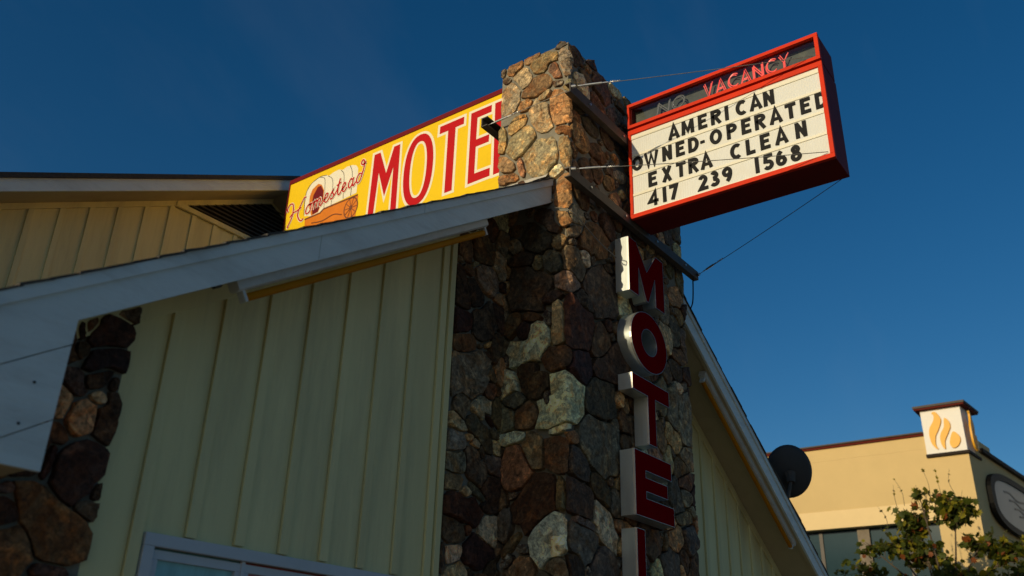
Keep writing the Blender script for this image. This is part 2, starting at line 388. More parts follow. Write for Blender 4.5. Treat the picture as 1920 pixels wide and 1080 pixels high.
def stone_cells(u0, u1, v0, v1, manual, mean, seed, vmax=None):
    """seeds as little ellipses (centre, two half axes); every stone grows until it meets its neighbours"""
    r = np.random.default_rng(seed)
    S = [(s[0], s[1], s[2], s[3], s[4], s[5], s[6]) for s in manual]
    def inv(s):
        return np.linalg.inv(np.array([[s[2], s[4]], [s[3], s[5]]]))
    A = [np.array(s[:2]) for s in S]; B = [inv(s) for s in S]
    tries = 0
    while tries < 9000:
        tries += 1
        u = r.uniform(u0 + 0.02, u1 - 0.02); v = r.uniform(v0 + 0.02, v1 - 0.02)
        if vmax is not None and v > vmax(u) - 0.02: continue
        k = 1.0 if tries < 1500 else (0.72 if tries < 5000 else 0.45)
        m = mean(v) if callable(mean) else mean
        a = m * r.uniform(0.75, 1.35) * k; b = a * r.uniform(0.5, 0.95)
        th = r.choice([0, 0, math.pi / 2]) + r.normal(0, 0.35)
        ax = np.array([math.cos(th), math.sin(th)]) * a; bx = np.array([-math.sin(th), math.cos(th)]) * b
        pts = [np.array([u, v]) + ax * math.cos(t) + bx * math.sin(t) for t in np.linspace(0, 2 * math.pi, 10)[:-1]] + [np.array([u, v])]
        ok = True
        for c, iv in zip(A, B):
            if abs(c[0] - u) > 0.9 or abs(c[1] - v) > 0.9: continue
            for p in pts:
                if np.linalg.norm(iv @ (p - c)) < 1.06: ok = False; break
            if not ok: break
        if ok:
            s = (u, v, ax[0], ax[1], bx[0], bx[1], PAL[r.integers(len(PAL))])
            S.append(s); A.append(np.array([u, v])); B.append(inv(s))
    A = np.array(A); B = np.array(B)
    out = []
    for i, s in enumerate(S):
        c = A[i]
        near = [j for j in range(len(S)) if j != i and np.hypot(*(A[j] - c)) < 1.1]
        Aj = A[near]; Bj = B[near]
        n = 20; poly = []
        for k in range(n):
            t = 2 * math.pi * k / n + r.normal(0, 0.04)
            d = np.array([math.cos(t), math.sin(t)])
            # longest allowed stretch of this direction
            unit = np.linalg.norm(B[i] @ d)
            lo, hi = 0.0, ((1.75 if abs(c[0]) < 0.16 else 1.36) if c[1] > 3.6 else 1.9) / unit
            def inside(q):
                p = c + d * q
                if not (u0 <= p[0] <= u1 and v0 <= p[1] <= v1): return False
                if vmax is not None and p[1] > vmax(p[0]): return False
                if len(near) == 0: return True
                w = np.einsum('nij,nj->ni', Bj, p - Aj)
                return np.linalg.norm(w, axis=1).min() > unit * q
            for _ in range(13):
                mid = (lo + hi) / 2
                if inside(mid): lo = mid
                else: hi = mid
            poly.append([d, lo])
        q = np.array([p[1] for p in poly])
        q = np.minimum(q, 1.35 * (np.roll(q, 1) + np.roll(q, -1)) / 2)
        gap = r.uniform(0.007, 0.018) if c[1] > 3.6 else r.uniform(0.006, 0.013)
        q = np.maximum(q - gap, 0.012) * (1 + r.normal(0, 0.018, n))
        out.append((c, [p[0] for p in poly], q, s[6]))
    return out

def stone_mesh(cell, place, r, detail=3, hmax=0.034):
    c, dirs, q, col = cell
    n = len(dirs); size = q.mean()
    Hh = r.uniform(0.006, hmax) * min(1, size / 0.1 + 0.3)
        # split face: a few broad planes meeting at low ridges
    ng = r.integers(2, 5)
    G = [(r.normal(0, 0.16, 2), r.uniform(-0.1, 0.25) * size * 0.2) for _ in range(ng)]
    def face_h(pt):
        d_ = pt - c
        return max(Hh * 0.35, min(Hh + g @ d_ + o_ for g, o_ in G))
    rings = [(1.0, None), (1.0, 0.55), (0.955, 0.9), (0.74, 1.0), (0.48, 1.0)] + ([(0.24, 1.0)] if detail > 3 else [])
    vs = []
    lump = r.normal(0, 0.0030, (len(rings), n))
    for k, (f, w) in enumerate(rings):
        for i in range(n):
            p = c + dirs[i] * q[i] * (f + (r.normal(0, 0.03) if 2 < k else 0))
            hh = -0.06 if w is None else face_h(p) * w + lump[k][i] * (1 if k > 1 else 0.3)
            vs.append(place(p[0], p[1], hh))
    cen = place(c[0], c[1], face_h(c))
    vs.append(cen)
    fs = []
    R = len(rings)
    for k in range(R - 1):
        for i in range(n):
            j = (i + 1) % n
            fs.append((k * n + i, k * n + j, (k + 1) * n + j, (k + 1) * n + i))
    for i in range(n):
        fs.append(((R - 1) * n + i, (R - 1) * n + (i + 1) % n, R * n))
    return vs, fs

def stone_color(col, r, lit=False, tint=1.0):  # sun and shade painted in: golden for lit stones, browner for shaded ones
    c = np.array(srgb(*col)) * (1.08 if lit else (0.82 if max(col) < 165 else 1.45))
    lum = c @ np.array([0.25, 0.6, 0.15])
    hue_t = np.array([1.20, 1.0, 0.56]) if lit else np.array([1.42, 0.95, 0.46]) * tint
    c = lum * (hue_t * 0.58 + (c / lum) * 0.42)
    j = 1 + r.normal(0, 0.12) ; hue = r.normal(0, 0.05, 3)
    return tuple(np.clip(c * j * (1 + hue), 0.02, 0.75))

def lay_stones(cells, place, parent, seed, corner=None, name="stone", hmax=0.034, limit=300, seen=0.5, tint=1.0):
    """the stones that show largest are single parts; the rest become one joined part"""
    r = np.random.default_rng(seed)
    cells = [c for c in cells if c[2].mean() > 0.024]
    rank = sorted(range(len(cells)), key=lambda i: -(cells[i][2].mean() if cells[i][0][1] > seen else -1 + cells[i][2].mean()))
    single = set(rank[:limit])
    rest = MB()
    for i, cell in enumerate(cells):
        near = corner is not None and abs(cell[0][0] - corner) < cell[2].max() + 0.05
        vs, fs = stone_mesh(cell, place, r, 4 if near else 3, hmax)
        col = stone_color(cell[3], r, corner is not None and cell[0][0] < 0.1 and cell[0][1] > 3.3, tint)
        if i in single:
            MB().add(vs, fs).build(name, M['stone'], parent, smooth=True, sharp=17, color=col)
        else:
            rest.add(vs, fs)
    if rest.v:
        tag(rest.build("stone_infill", M['stone_joined'], parent, smooth=True, sharp=17), kind="stuff")
    return len(cells)
CW, CD, CT = 2.133, 0.765, 5.53          # chimney width, depth, top above the eye
RC = 0.035                               # rounded corner

def unwrap(u, v, h):
    """u<0 along the left face (towards the back), u>0 along the front face"""
    a = RC * math.pi / 4
    if u < -a:
        return (-h, -u + RC - a, v)
    if u > CW - RC + a:
        t = u - (CW - RC + a)
        return (CW + h, RC + t, v)
    if u > a:
        w = u + RC - a
        if w > CW - RC:
            t = (w - (CW - RC)) / (2 * a) * math.pi / 2 if w < CW - RC + 2 * a else math.pi / 2
            return (CW - RC + (RC + h) * math.sin(t), RC - (RC + h) * math.cos(t), v)
        return (w, -h, v)
    t = (u + a) / (2 * a) * math.pi / 2
    return (RC - (RC + h) * math.cos(t), RC - (RC + h) * math.sin(t), v)

chim = empty("stone_chimney", (CW / 2, CD / 2, -H0), "tall fieldstone chimney carrying the motel signs at the gable front", "chimney")
k = MB()
# mortar core with a slightly ragged top
k.box(0.012, CW - 0.012, 0.012, CD - 0.012, 3.62, CT - 0.02).box(0.048, CW - 0.048, 0.048, CD - 0.048, -H0, 3.618)
k.build("mortar_core", M['mortar'], chim)
MANUAL = [
 (-0.738,5.462,0.028,0.046,0.042,-0.019,(190,140,110)),
 (-0.593,5.466,0.091,0.028,-0.02,0.067,(165,110,60)),
 (-0.496,5.303,-0.008,-0.11,-0.093,0.07,(190,165,120)),
 (-0.628,5.139,-0.023,-0.152,0.108,-0.012,(160,150,120)),
 (-0.394,5.497,0.095,0.014,0.012,-0.046,(180,110,60)),
 (-0.238,5.534,0.061,0.008,0.003,-0.022,(205,180,150)),
 (-0.074,5.531,0.101,0.021,0.016,-0.053,(190,140,80)),
 (-0.258,5.395,-0.099,-0.063,0.078,-0.081,(165,125,75)),
 (-0.336,5.137,-0.154,-0.045,0.051,-0.088,(150,100,50)),
 (-0.142,5.246,0.028,-0.123,-0.076,0.051,(150,95,60)),
 (-0.025,5.288,0.005,0.138,-0.057,0.026,(150,145,120)),
 (-0.454,4.983,-0.066,-0.039,0.045,-0.046,(200,135,50)),
 (-0.281,4.798,0.014,-0.18,-0.11,0.077,(180,160,115)),
 (-0.075,4.789,-0.002,-0.172,-0.105,0.033,(195,112,40)),
 (-0.103,5.086,0.061,-0.01,0.011,-0.041,(205,180,145)),
 (-0.053,4.566,0.003,-0.053,-0.078,0.03,(160,95,45)),
 (-0.555,4.8,-0.07,-0.075,0.067,-0.037,(190,140,80)),
 (-0.252,4.991,-0.075,-0.028,0.028,-0.044,(180,150,105)),
 (-0.705,4.681,-0.006,-0.132,0.055,-0.021,(190,150,100)),
 (-0.508,4.595,-0.112,-0.095,0.095,-0.088,(188,162,118)),
 (-0.277,4.364,-0.065,-0.149,0.141,-0.092,(165,150,115)),
 (-0.656,4.407,0.087,-0.062,-0.002,-0.088,(185,135,75)),
 (-0.484,4.325,0.015,-0.092,-0.038,0.014,(160,100,60)),
 (-0.639,4.256,0.112,-0.008,0.01,-0.052,(195,122,50)),
 (-0.035,4.356,0.011,-0.139,-0.046,0.017,(175,135,88)),
 (-0.233,4.574,0.047,-0.018,0.0,-0.028,(170,120,70)),
 (-0.105,4.151,0.06,0.008,0.01,-0.058,(205,195,165)),
 (-0.044,3.925,0.001,-0.162,-0.07,0.023,(190,125,48)),
 (-0.048,3.689,0.0,-0.07,-0.074,0.023,(185,115,45)),
 (-0.356,2.617,-0.131,-0.163,0.125,-0.084,(190,185,165)),
 (-0.084,2.735,0.006,-0.18,-0.07,0.007,(170,150,100)),
 (-0.077,2.452,0.133,0.002,0.001,-0.097,(130,82,40)),
 (-0.312,2.327,0.105,-0.171,-0.114,-0.012,(110,75,45)),
 (-0.343,2.866,0.088,-0.025,0.001,-0.052,(150,90,40)),
 (-0.178,2.811,0.02,-0.085,-0.038,0.004,(90,75,65)),
 (-0.276,2.393,0.056,0.006,0.001,-0.033,(115,95,60)),
 (-0.397,2.711,-0.057,-0.073,0.059,-0.055,(95,50,40)),
 (-0.179,2.143,0.01,-0.088,-0.046,0.008,(115,105,70)),
 (-0.01,2.123,0.046,-0.207,0.228,0.102,(195,190,170)),
 (0.153,2.775,0.014,-0.213,0.219,0.077,(110,52,38)),
 (0.486,2.713,0.012,-0.168,0.129,0.043,(110,80,60)),
 (0.599,2.563,0.065,-0.105,-0.235,-0.118,(100,65,45)),
 (0.182,2.411,0.061,-0.135,0.143,0.08,(72,35,30)),
 (0.441,2.244,0.233,0.02,-0.02,-0.167,(95,90,75)),
 (-0.061,1.891,0.135,0.03,0.0,-0.033,(175,175,165)),
 (-0.52,1.874,0.142,0.001,0.001,-0.038,(170,175,165)),
 (-0.306,1.745,0.022,-0.128,-0.104,0.001,(150,135,90)),
 (-0.098,1.694,0.006,-0.139,-0.12,0.028,(130,88,50)),
 (-0.451,1.637,0.034,-0.141,-0.124,-0.042,(175,92,38)),
 (0.447,1.844,0.18,-0.171,-0.218,-0.108,(130,130,115)),
 (0.153,1.627,0.08,-0.115,-0.123,-0.054,(100,85,80)),
 (-0.278,1.352,-0.1,-0.203,0.165,-0.016,(125,68,38)),
 (-0.059,1.418,0.005,-0.119,-0.042,0.004,(155,135,70)),
 (0.159,1.404,0.057,-0.148,-0.176,-0.02,(110,80,60)),
 (0.438,1.52,0.044,-0.109,-0.13,0.019,(110,90,55)),
 (-0.157,1.113,0.145,0.007,0.002,-0.148,(205,205,195)),
 (0.199,1.094,0.063,-0.129,-0.169,-0.025,(120,125,125)),
 (0.501,1.255,0.065,-0.151,-0.137,0.017,(175,170,155)),
 (0.222,1.226,0.178,-0.014,0.007,-0.033,(150,140,125)),
 (-0.492,1.082,-0.088,-0.116,0.09,0.07,(150,120,70)),
 (-0.074,0.884,0.018,-0.069,-0.081,0.005,(140,130,100)),
 (1.75,2.507,0.023,-0.184,-0.096,-0.026,(150,145,130)),
 (1.993,2.469,0.017,-0.224,-0.145,-0.037,(150,140,125)),
 (0.396,3.647,0.111,-0.106,-0.197,-0.108,(140,95,60)),
 (0.143,3.737,0.075,-0.052,-0.082,-0.059,(155,155,145)),
 (0.134,3.615,0.008,-0.057,0.092,0.047,(150,150,140)),
 (-0.147,3.311,0.017,-0.087,-0.095,0.021,(100,95,80)),
 (0.084,3.287,0.08,-0.107,-0.101,-0.054,(115,110,100)),
 (0.036,3.099,0.031,-0.082,-0.115,-0.013,(150,145,130)),
 (0.498,3.174,0.046,-0.188,-0.229,-0.088,(110,85,75)),
 (-0.361,3.081,0.036,-0.208,-0.181,0.06,(120,85,60)),
 (0.235,3.001,0.139,-0.044,-0.057,-0.069,(100,90,80)),
 (-0.296,3.597,0.013,-0.13,-0.138,0.015,(95,70,55)),
 (-0.216,3.701,0.029,-0.135,-0.11,0.034,(110,80,65)),
 (-0.18,2.98,0.103,0.012,0.001,-0.047,(85,75,60)),
 (1.686,1.697,0.026,-0.133,-0.101,-0.019,(110,110,100)),
 (1.953,1.866,0.155,0.031,-0.008,-0.064,(130,85,60)),
 (1.967,1.377,-0.004,-0.114,-0.126,-0.019,(90,90,90)),
 (1.566,1.1,0.028,-0.103,-0.143,-0.018,(120,118,112)),
 (1.86,1.52,0.147,0.01,-0.005,-0.047,(140,120,85)),
 (0.469,0.961,0.019,-0.111,-0.134,-0.017,(110,108,100)),
 (0.167,4.885,0.089,-0.033,-0.062,-0.067,(80,70,60)),
 (0.346,4.788,0.091,-0.064,-0.091,-0.053,(90,80,70)),
 (0.406,5.552,0.115,-0.05,-0.096,-0.064,(100,90,80))]

def mean_front(v): return 0.118 if v > 0.5 else 0.26
cells = stone_cells(-CD + 0.01, CW + 0.10, -H0, CT, MANUAL, mean_front, 5)
n_st = lay_stones(cells, unwrap, chim, 21, corner=0.0)
print("chimney stones", n_st)
STRIP = [
 (-0.486,2.511,0.126,0.033,0.006,-0.071,(150,88,48)),
 (-0.439,2.293,0.026,-0.182,0.204,0.078,(130,135,135)),
 (-0.277,2.809,0.012,-0.183,0.115,0.041,(85,80,65)),
 (-0.543,2.697,0.006,-0.08,0.107,0.038,(100,50,38)),
 (-0.49,2.04,0.02,-0.102,-0.079,-0.022,(140,125,110)),
 (-0.276,1.881,0.104,-0.098,-0.121,0.016,(105,105,95)),
 (-0.161,2.003,0.079,-0.051,-0.076,0.027,(105,48,40)),
 (-0.305,1.61,0.032,-0.111,-0.105,-0.0,(115,90,80)),
 (-0.523,1.739,0.006,-0.072,-0.077,-0.018,(150,150,145)),
 (-0.5,1.605,0.006,-0.071,-0.099,-0.022,(140,135,120)),
 (-0.553,1.44,0.122,0.017,0.004,-0.048,(150,130,90)),
 (-0.243,1.407,0.124,-0.072,-0.095,0.025,(110,108,95)),
 (-0.439,1.272,0.209,-0.049,-0.061,-0.066,(110,48,35)),
 (-0.502,1.103,0.11,-0.003,0.006,-0.073,(120,90,75)),
 (-0.226,0.993,0.018,-0.1,-0.145,-0.02,(95,35,32)),
 (-0.633,0.904,0.01,-0.102,-0.046,-0.006,(110,95,85)),
 (-0.568,2.977,0.062,-0.163,-0.071,-0.028,(105,60,45)),
 (-0.366,2.952,0.111,-0.115,-0.098,-0.037,(80,60,50))]
PILASTER = [
 (-3.266,1.65,0.089,0.047,0.001,-0.074,(110,55,40)),
 (-3.41,1.606,0.008,-0.034,-0.014,-0.005,(95,50,38)),
 (-3.385,1.526,0.031,0.01,0.008,-0.033,(110,90,65)),
 (-3.261,1.514,0.076,0.024,0.021,-0.067,(80,45,30)),
 (-3.388,1.352,0.056,-0.044,-0.033,-0.029,(110,85,75)),
 (-3.27,1.417,0.069,0.047,-0.018,-0.056,(90,60,45)),
 (-3.263,0.961,-0.01,-0.141,0.097,0.008,(110,65,60)),
 (-3.337,0.681,0.158,-0.034,-0.076,0.131,(150,95,48)),
 (-3.543,0.709,0.014,-0.053,-0.053,-0.009,(110,65,65)),
 (-3.487,0.558,0.033,-0.104,0.058,0.041,(150,105,55)),
 (-3.289,0.49,0.084,0.005,-0.007,0.027,(120,90,75)),
 (-3.417,0.971,-0.002,-0.113,0.018,0.052,(105,50,35)),
 (-3.572,0.816,0.04,0.002,0.007,-0.027,(110,100,95))]
# ---------------------------------------------------------------- motel front gable
XR, ZR = 1.066, 4.794                     # ridge
def zt(x): return ZR - 0.651 * abs(x - XR)
YF, YW = 0.164, 0.649                     # rake fascia plane, siding plane
XL, XE = -4.75, 6.88                      # eaves
motel = empty("motel_building", (XR, 4.0, -H0), "cream board-and-batten motel front with wide white gable rakes", "building")

# solid body behind the siding
b = MB()
b.prism([(-4.2, -H0), (6.33, -H0), (6.33, zt(6.33) - 0.12), (XR, ZR - 0.12), (-4.2, zt(-4.2) - 0.12)], 1, YW + 0.03, 11.5)
b.build("wall_core", M['siding'], motel)

# roof slopes
for nm, poly in (("roof_slope", [(XL, zt(XL) - 0.05), (XR, ZR - 0.05), (XR, ZR - 0.004), (XL, zt(XL) - 0.004)]),
                 ("roof_slope", [(XR + 0.002, ZR - 0.05), (XE, zt(XE) - 0.05), (XE, zt(XE) - 0.004), (XR + 0.002, ZR - 0.004)])):
    m_ = MB()
    m_.prism(poly, 1, YF + 0.01, 11.8)
    m_.build(nm, M['shingle'], motel)
roofs = [c for c in motel.children if c.name.startswith("roof_slope")]
# shingle courses along the rake edges: each course end is a little wedge
def rake_shingles(x0, x1, parent, seed):
    r = random.Random(seed)
    x = x0; sgn = 1 if x1 > x0 else -1
    while (x1 - x) * sgn > 0.02:
        w = 0.117 * r.uniform(0.96, 1.04)
        xa, xb = x, x + sgn * min(w + 0.02, abs(x1 - x))
        lift = r.uniform(0.006, 0.015)
        ya = YF - r.uniform(0.018, 0.034); yb = YF + 0.32
        # lower edge of a course is lifted by the course below
        za, zb = zt(xa) + lift, zt(xb) + 0.004
        m_ = MB()
        m_.add([(xa, ya, za - 0.014), (xb, ya, zb - 0.010), (xb, yb, zb - 0.010), (xa, yb, za - 0.014), (xa, ya, za), (xb, ya, zb), (xb, yb, zb), (xa, yb, za)],
               [(0, 3, 2, 1), (4, 5, 6, 7), (0, 1, 5, 4), (1, 2, 6, 5), (2, 3, 7, 6), (3, 0, 4, 7)])
        m_.build("shingle", M['shingle'], parent)
        x += sgn * w
rake_shingles(XL - 0.02, -0.01, roofs[0], 1)
rake_shingles(XE + 0.02, CW + 0.02, roofs[1], 2)

# rake fascia, left: two long boards with a butt joint, the lower one widening into the boxed eave
XJ, XP, ZB = -2.39, -3.665, 0.81
def band(x0, x1, a, bb):
    return [(x0, zt(x0) - a), (x0, zt(x0) - bb), (x1, zt(x1) - bb), (x1, zt(x1) - a)]
fas = MB().prism(band(XJ + 0.002, -0.004, 0.03, 0.235), 1, YF, YF + 0.025).build("fascia_board", M['white'], motel, bevel=0.003)
p = [(XL, zt(XL) - 0.03), (XL, zt(XL) - 0.347), (XP, zt(XP) - 0.347), (XP, zt(XP) - 0.235), (XJ - 0.002, zt(XJ) - 0.235), (XJ - 0.002, zt(XJ) - 0.03)]
MB().prism(clip(p, 0, 1, -ZB), 1, YF, YF + 0.025).build("fascia_board", M['white'], motel)
# eave return boards, parallel to the rake
for a_, b_ in ((0.352, 0.682), (0.687, 1.2)):
    poly = clip(band(XL, XP, a_, b_), 0, 1, -ZB)
    if len(poly) > 2:
        MB().prism(poly, 1, YF + 0.002, YF + 0.026).build("eave_return_board", M['white'], motel, bevel=0.002)
# screw heads
for (x, z) in ((-3.78, 1.16), (-3.80, 0.98)):
    MB().tube([(x, YF - 0.002, z), (x, YF + 0.004, z)], 0.006, 8).build("screw_head", M['dark'], motel)
poly = clip([(XL + 0.02, 0.0), (XP - 0.02, 0.0), (XP - 0.02, zt(XP) - 0.21), (XL + 0.02, zt(XL) - 0.21)], 0, 1, -(ZB + 0.012))
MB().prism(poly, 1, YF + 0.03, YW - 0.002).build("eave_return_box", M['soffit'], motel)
# mirrored boxed eave on the far right
XP2 = 2 * XR - XP
for a_, b_ in ((0.240, 0.55), (0.555, 1.2)):
    poly = clip([(XP2, zt(XP2) - a_), (XE, zt(XE) - a_), (XE, zt(XE) - b_), (XP2, zt(XP2) - b_)], 0, 1, -ZB)
    if len(poly) > 2: MB().prism(poly, 1, YF + 0.002, YF + 0.026).build("eave_return_board", M['white'], motel)
# right rake fascia
xr0 = CW + 0.03
MB().prism([(xr0, zt(xr0) - 0.03), (xr0, zt(xr0) - 0.235), (XE, zt(XE) - 0.235), (XE, zt(XE) - 0.03)], 1, YF, YF + 0.025).build("fascia_board", M['white'], motel, bevel=0.003)
# drip trim under the shingles
MB().prism(band(-1.55, -0.004, 0.0, 0.072), 1, YF - 0.014, YF - 0.001).build("drip_trim", M['white'], motel)
MB().prism(band(XL, -1.554, 0.0, 0.072), 1, YF - 0.014, YF - 0.001).build("drip_trim", M['white'], motel)
MB().prism([(xr0, zt(xr0)), (xr0, zt(xr0) - 0.072), (XE, zt(XE) - 0.072), (XE, zt(XE))], 1, YF - 0.014, YF - 0.001).build("drip_trim", M['white'], motel)
# soffits under the overhang
for x0, x1 in ((XP, -0.01), (XE, CW + 0.02)):
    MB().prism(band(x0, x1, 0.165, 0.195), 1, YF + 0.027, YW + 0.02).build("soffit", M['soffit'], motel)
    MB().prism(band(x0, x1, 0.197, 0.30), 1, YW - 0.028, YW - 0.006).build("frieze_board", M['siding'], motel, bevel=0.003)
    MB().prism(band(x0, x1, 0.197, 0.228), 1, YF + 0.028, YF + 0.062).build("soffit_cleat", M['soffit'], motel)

# window
WX0, WX1, WZ = -2.86, -0.98, 0.735
WB = -0.55
win = MB()
t = 0.062
win.box(WX0, WX1, YW - 0.03, YW + 0.01, WZ - t, WZ).box(WX0, WX1, YW - 0.03, YW + 0.01, WB, WB + t)
win.box(WX0, WX0 + t, YW - 0.03, YW + 0.01, WB + t, WZ - t).box(WX1 - t, WX1, YW - 0.03, YW + 0.01, WB + t, WZ - t)
window = win.build("window", M['winframe'], motel, bevel=0.004)
MB().box(WX0 - 0.05, WX1 + 0.05, YW - 0.06, YW - 0.004, WB - 0.035, WB - 0.002).build("sill", M['winframe'], window, bevel=0.004)
xs = [WX0 + t, -2.235, -1.61, WX1 - t]
for i in range(3):
    a_, b_ = xs[i], xs[i + 1]
    s_ = MB(); f_ = 0.045
    y0, y1 = YW - 0.004, YW + 0.022
    s_.box(a_ + .004, b_ - .004, y0, y1, WZ - t - f_ - .012, WZ - t - .012).box(a_ + .004, b_ - .004, y0, y1, WB + t + .004, WB + t + f_)
    s_.box(a_ + .004, a_ + f_, y0, y1, WB + t + f_, WZ - t - f_ - .012).box(b_ - f_, b_ - .004, y0, y1, WB + t + f_, WZ - t - f_ - .012)
    s_.build("sash", M['winframe'], window, bevel=0.003)
    q0, q1, q2, q3 = a_ + f_ - .004, b_ - f_ + .004, WB + t + f_ - .004, WZ - t - f_ - .008
    MB().add([(q0, YW + .009, q2), (q1, YW + .009, q2), (q1, YW + .009, q3), (q0, YW + .009, q3)], [(0, 1, 2, 3)]).build("pane", M['glass'], window)
    if i < 2:
        MB().box(b_ - .012, b_ + .012, YW - 0.012, YW + 0.006, WB + t, WZ - t).build("mullion", M['winframe'], window, bevel=0.002)
# blinds and a red poster behind the glass
MB().box(WX0 + t, -2.235, YW + 0.024, YW + 0.027, WB + t, WZ - t).build("blind", M['curtain'], window)
MB().box(-1.61, WX1 - t, YW + 0.024, YW + 0.027, WB + t, WZ - t).build("blind", M['curtain'], window)
MB().box(-2.235, -1.61, YW + 0.024, YW + 0.027, WB + t, WZ - t).build("poster", M['poster'], window)

# boards and battens
BS = 0.307
def siding_run(xa, xb, first, top, window_hole):
    x = first
    lines = []
    while x < xb: lines.append(x); x += BS
    edges = [xa] + [l for l in lines if l > xa] + [xb]
    r = random.Random(3)
    for i in range(len(edges) - 1):
        a_, b_ = edges[i] + 0.0015, edges[i + 1] - 0.0015
        if b_ - a_ < 0.03: continue
        y0 = YW + r.uniform(-0.0015, 0.0015)
        segs = [(-H0 + 0.12, None)]
        if window_hole and b_ > WX0 and a_ < WX1:
            segs = [(WZ - 0.01, None), (-H0 + 0.12, WB + 0.005)]
        for z0, z1 in segs:
            if window_hole and z0 > 0 and a_ < WX0 < b_:      # board notched round the window's corner
                MB().prism([(a_, -H0 + .12), (WX0 + .004, -H0 + .12), (WX0 + .004, z0), (b_, z0), (b_, zt(b_) - 0.17), (a_, zt(a_) - 0.17)], 1, y0, y0 + 0.02).build("board", M['siding'], motel)
                break
            za = zt(a_) - 0.17 if z1 is None else z1; zb = zt(b_) - 0.17 if z1 is None else z1
            if za <= z0 or zb <= z0: continue
            poly = [(a_, z0), (b_, z0), (b_, zb)] + ([(XR, zt(XR) - 0.17)] if z1 is None and a_ < XR < b_ else []) + [(a_, za)]
            MB().prism(poly, 1, y0, y0 + 0.02).build("board", M['siding'], motel)
    for l in lines:
        if l < xa - 0.02: continue
        bw = 0.066
        segs = [(-H0 + 0.12, None)]
        if window_hole and l + bw > WX0 and l < WX1:
            segs = [(WZ + 0.006 + r.uniform(0, 0.006), None), (-H0 + 0.12, WB - 0.04)]
        for z0, z1 in segs:
            za = zt(l) - 0.285 if z1 is None else z1; zb = zt(l + bw) - 0.285 if z1 is None else z1
            if za <= z0: continue
            MB().prism([(l, z0), (l + bw, z0), (l + bw, zb), (l, za)], 1, YW - 0.021, YW - 0.002).build("batten", M['siding'], motel, bevel=0.003)
siding_run(-3.30, -0.645, -2.936, None, True)
siding_run(CW + 0.55, 6.33, CW + 0.55 + 0.05, None, False)
# corner trim beside the stone
MB().prism([(-0.70, -H0 + .12), (-0.645, -H0 + .12), (-0.645, zt(-0.645) - 0.29), (-0.70, zt(-0.70) - 0.29)], 1, YW - 0.03, YW - 0.003).build("corner_trim", M['siding'], motel, bevel=0.003)

# stone facing beside the chimney and on the left corner of the wall
def facing(u0, u1, v1, nm, seed, mean, manual, vmax):
    bk = MB().prism([(u0 + .02, -H0), (u1 - .02, -H0), (u1 - .02, vmax(u1) - .02), (u0 + .02, vmax(u0) - .02)], 1, YW - 0.004, YW + 0.016).build(nm, M['mortar'], motel)
    cs = stone_cells(u0, u1, -H0, v1, manual, mean, seed, vmax)
    lay_stones(cs, lambda u, v, h: (u, YW - 0.028 - h, v), bk, seed + 1, hmax=0.03, tint=np.array([1.12, 0.9, 0.85]) if u0 < -2 else 1.0)
    return bk
facing(-0.64, 0.0, zt(0) - 0.19, "stone_facing", 31, lambda v: 0.115 if v > .5 else .2, STRIP, lambda u: zt(u) - 0.19)
facing(-4.2, -3.13, zt(-3.13) - 0.2, "stone_facing", 41, lambda v: 0.10 if v > .3 else .24, PILASTER, lambda u: zt(u) - 0.2)
facing(CW, CW + 0.55, zt(CW) - 0.2, "stone_facing", 51, lambda v: 0.2, [], lambda u: zt(u) - 0.2)

# flashing where the left slope meets the chimney
f_ = MB()
f_.add([(-0.045, 0.20, zt(0) + 0.008), (-0.045, 0.77, zt(0) + 0.008), (-0.012, 0.77, zt(0) + 0.085), (-0.012, 0.20, zt(0) + 0.06), (-0.16, 0.20, zt(-0.16) + 0.03), (-0.16, 0.77, zt(-0.16) + 0.03)],
       [(0, 1, 2, 3), (4, 5, 1, 0)])
f_.build("flashing", M['flashing'], motel)

# ---------------------------------------------------------------- taller wing behind
ZU = 6.48; XU = 1.20; YU = 5.17
def zu(x): return ZU - 0.507 * abs(x - XU)
wing = empty("motel_wing", (XU, 9, -H0), "taller cream gabled wing with dark louvred vent behind the yellow sign", "building")
ub = MB().prism([(-6.5, -H0), (8.9, -H0), (8.9, zu(8.9) - 0.1), (XU, ZU - 0.1), (-6.5, zu(-6.5) - 0.1)], 1, YU + 0.53, 16).build("wall_core", M['siding'], wing)
for poly in ([(-7.2, zu(-7.2) - 0.06), (XU, ZU - 0.06), (XU, ZU), (-7.2, zu(-7.2))], [(XU + .002, ZU - 0.06), (9.6, zu(9.6) - 0.06), (9.6, zu(9.6)), (XU + .002, ZU)]):
    MB().prism(poly, 1, YU - 0.03, 16.3).build("roof_slope", M['shingle'], wing)
def uband(x0, x1, a, bb): return [(x0, zu(x0) - a), (x0, zu(x0) - bb), (x1, zu(x1) - bb), (x1, zu(x1) - a)]
MB().prism(uband(-7.2, XU - 0.001, 0.03, 0.215), 1, YU, YU + 0.03).build("fascia_board", M['white'], wing, bevel=0.003)
MB().prism(uband(XU + 0.001, 9.6, 0.03, 0.215), 1, YU, YU + 0.03).build("fascia_board", M['white'], wing, bevel=0.003)
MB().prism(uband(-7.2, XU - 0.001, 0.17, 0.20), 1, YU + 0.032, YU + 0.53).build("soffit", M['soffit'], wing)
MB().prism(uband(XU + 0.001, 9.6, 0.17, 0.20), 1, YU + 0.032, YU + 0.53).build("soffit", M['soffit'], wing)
ZV = 5.545                                 # foot of the gable vent
MB().prism(uband(-6.5, XU - 0.001, 0.202, 0.275), 1, YU + 0.47, YU + 0.495).build("frieze_board", M['siding'], wing)
xv0, xv1 = XU - (ZU - 0.275 - ZV) / 0.507, XU + (ZU - 0.275 - ZV) / 0.507
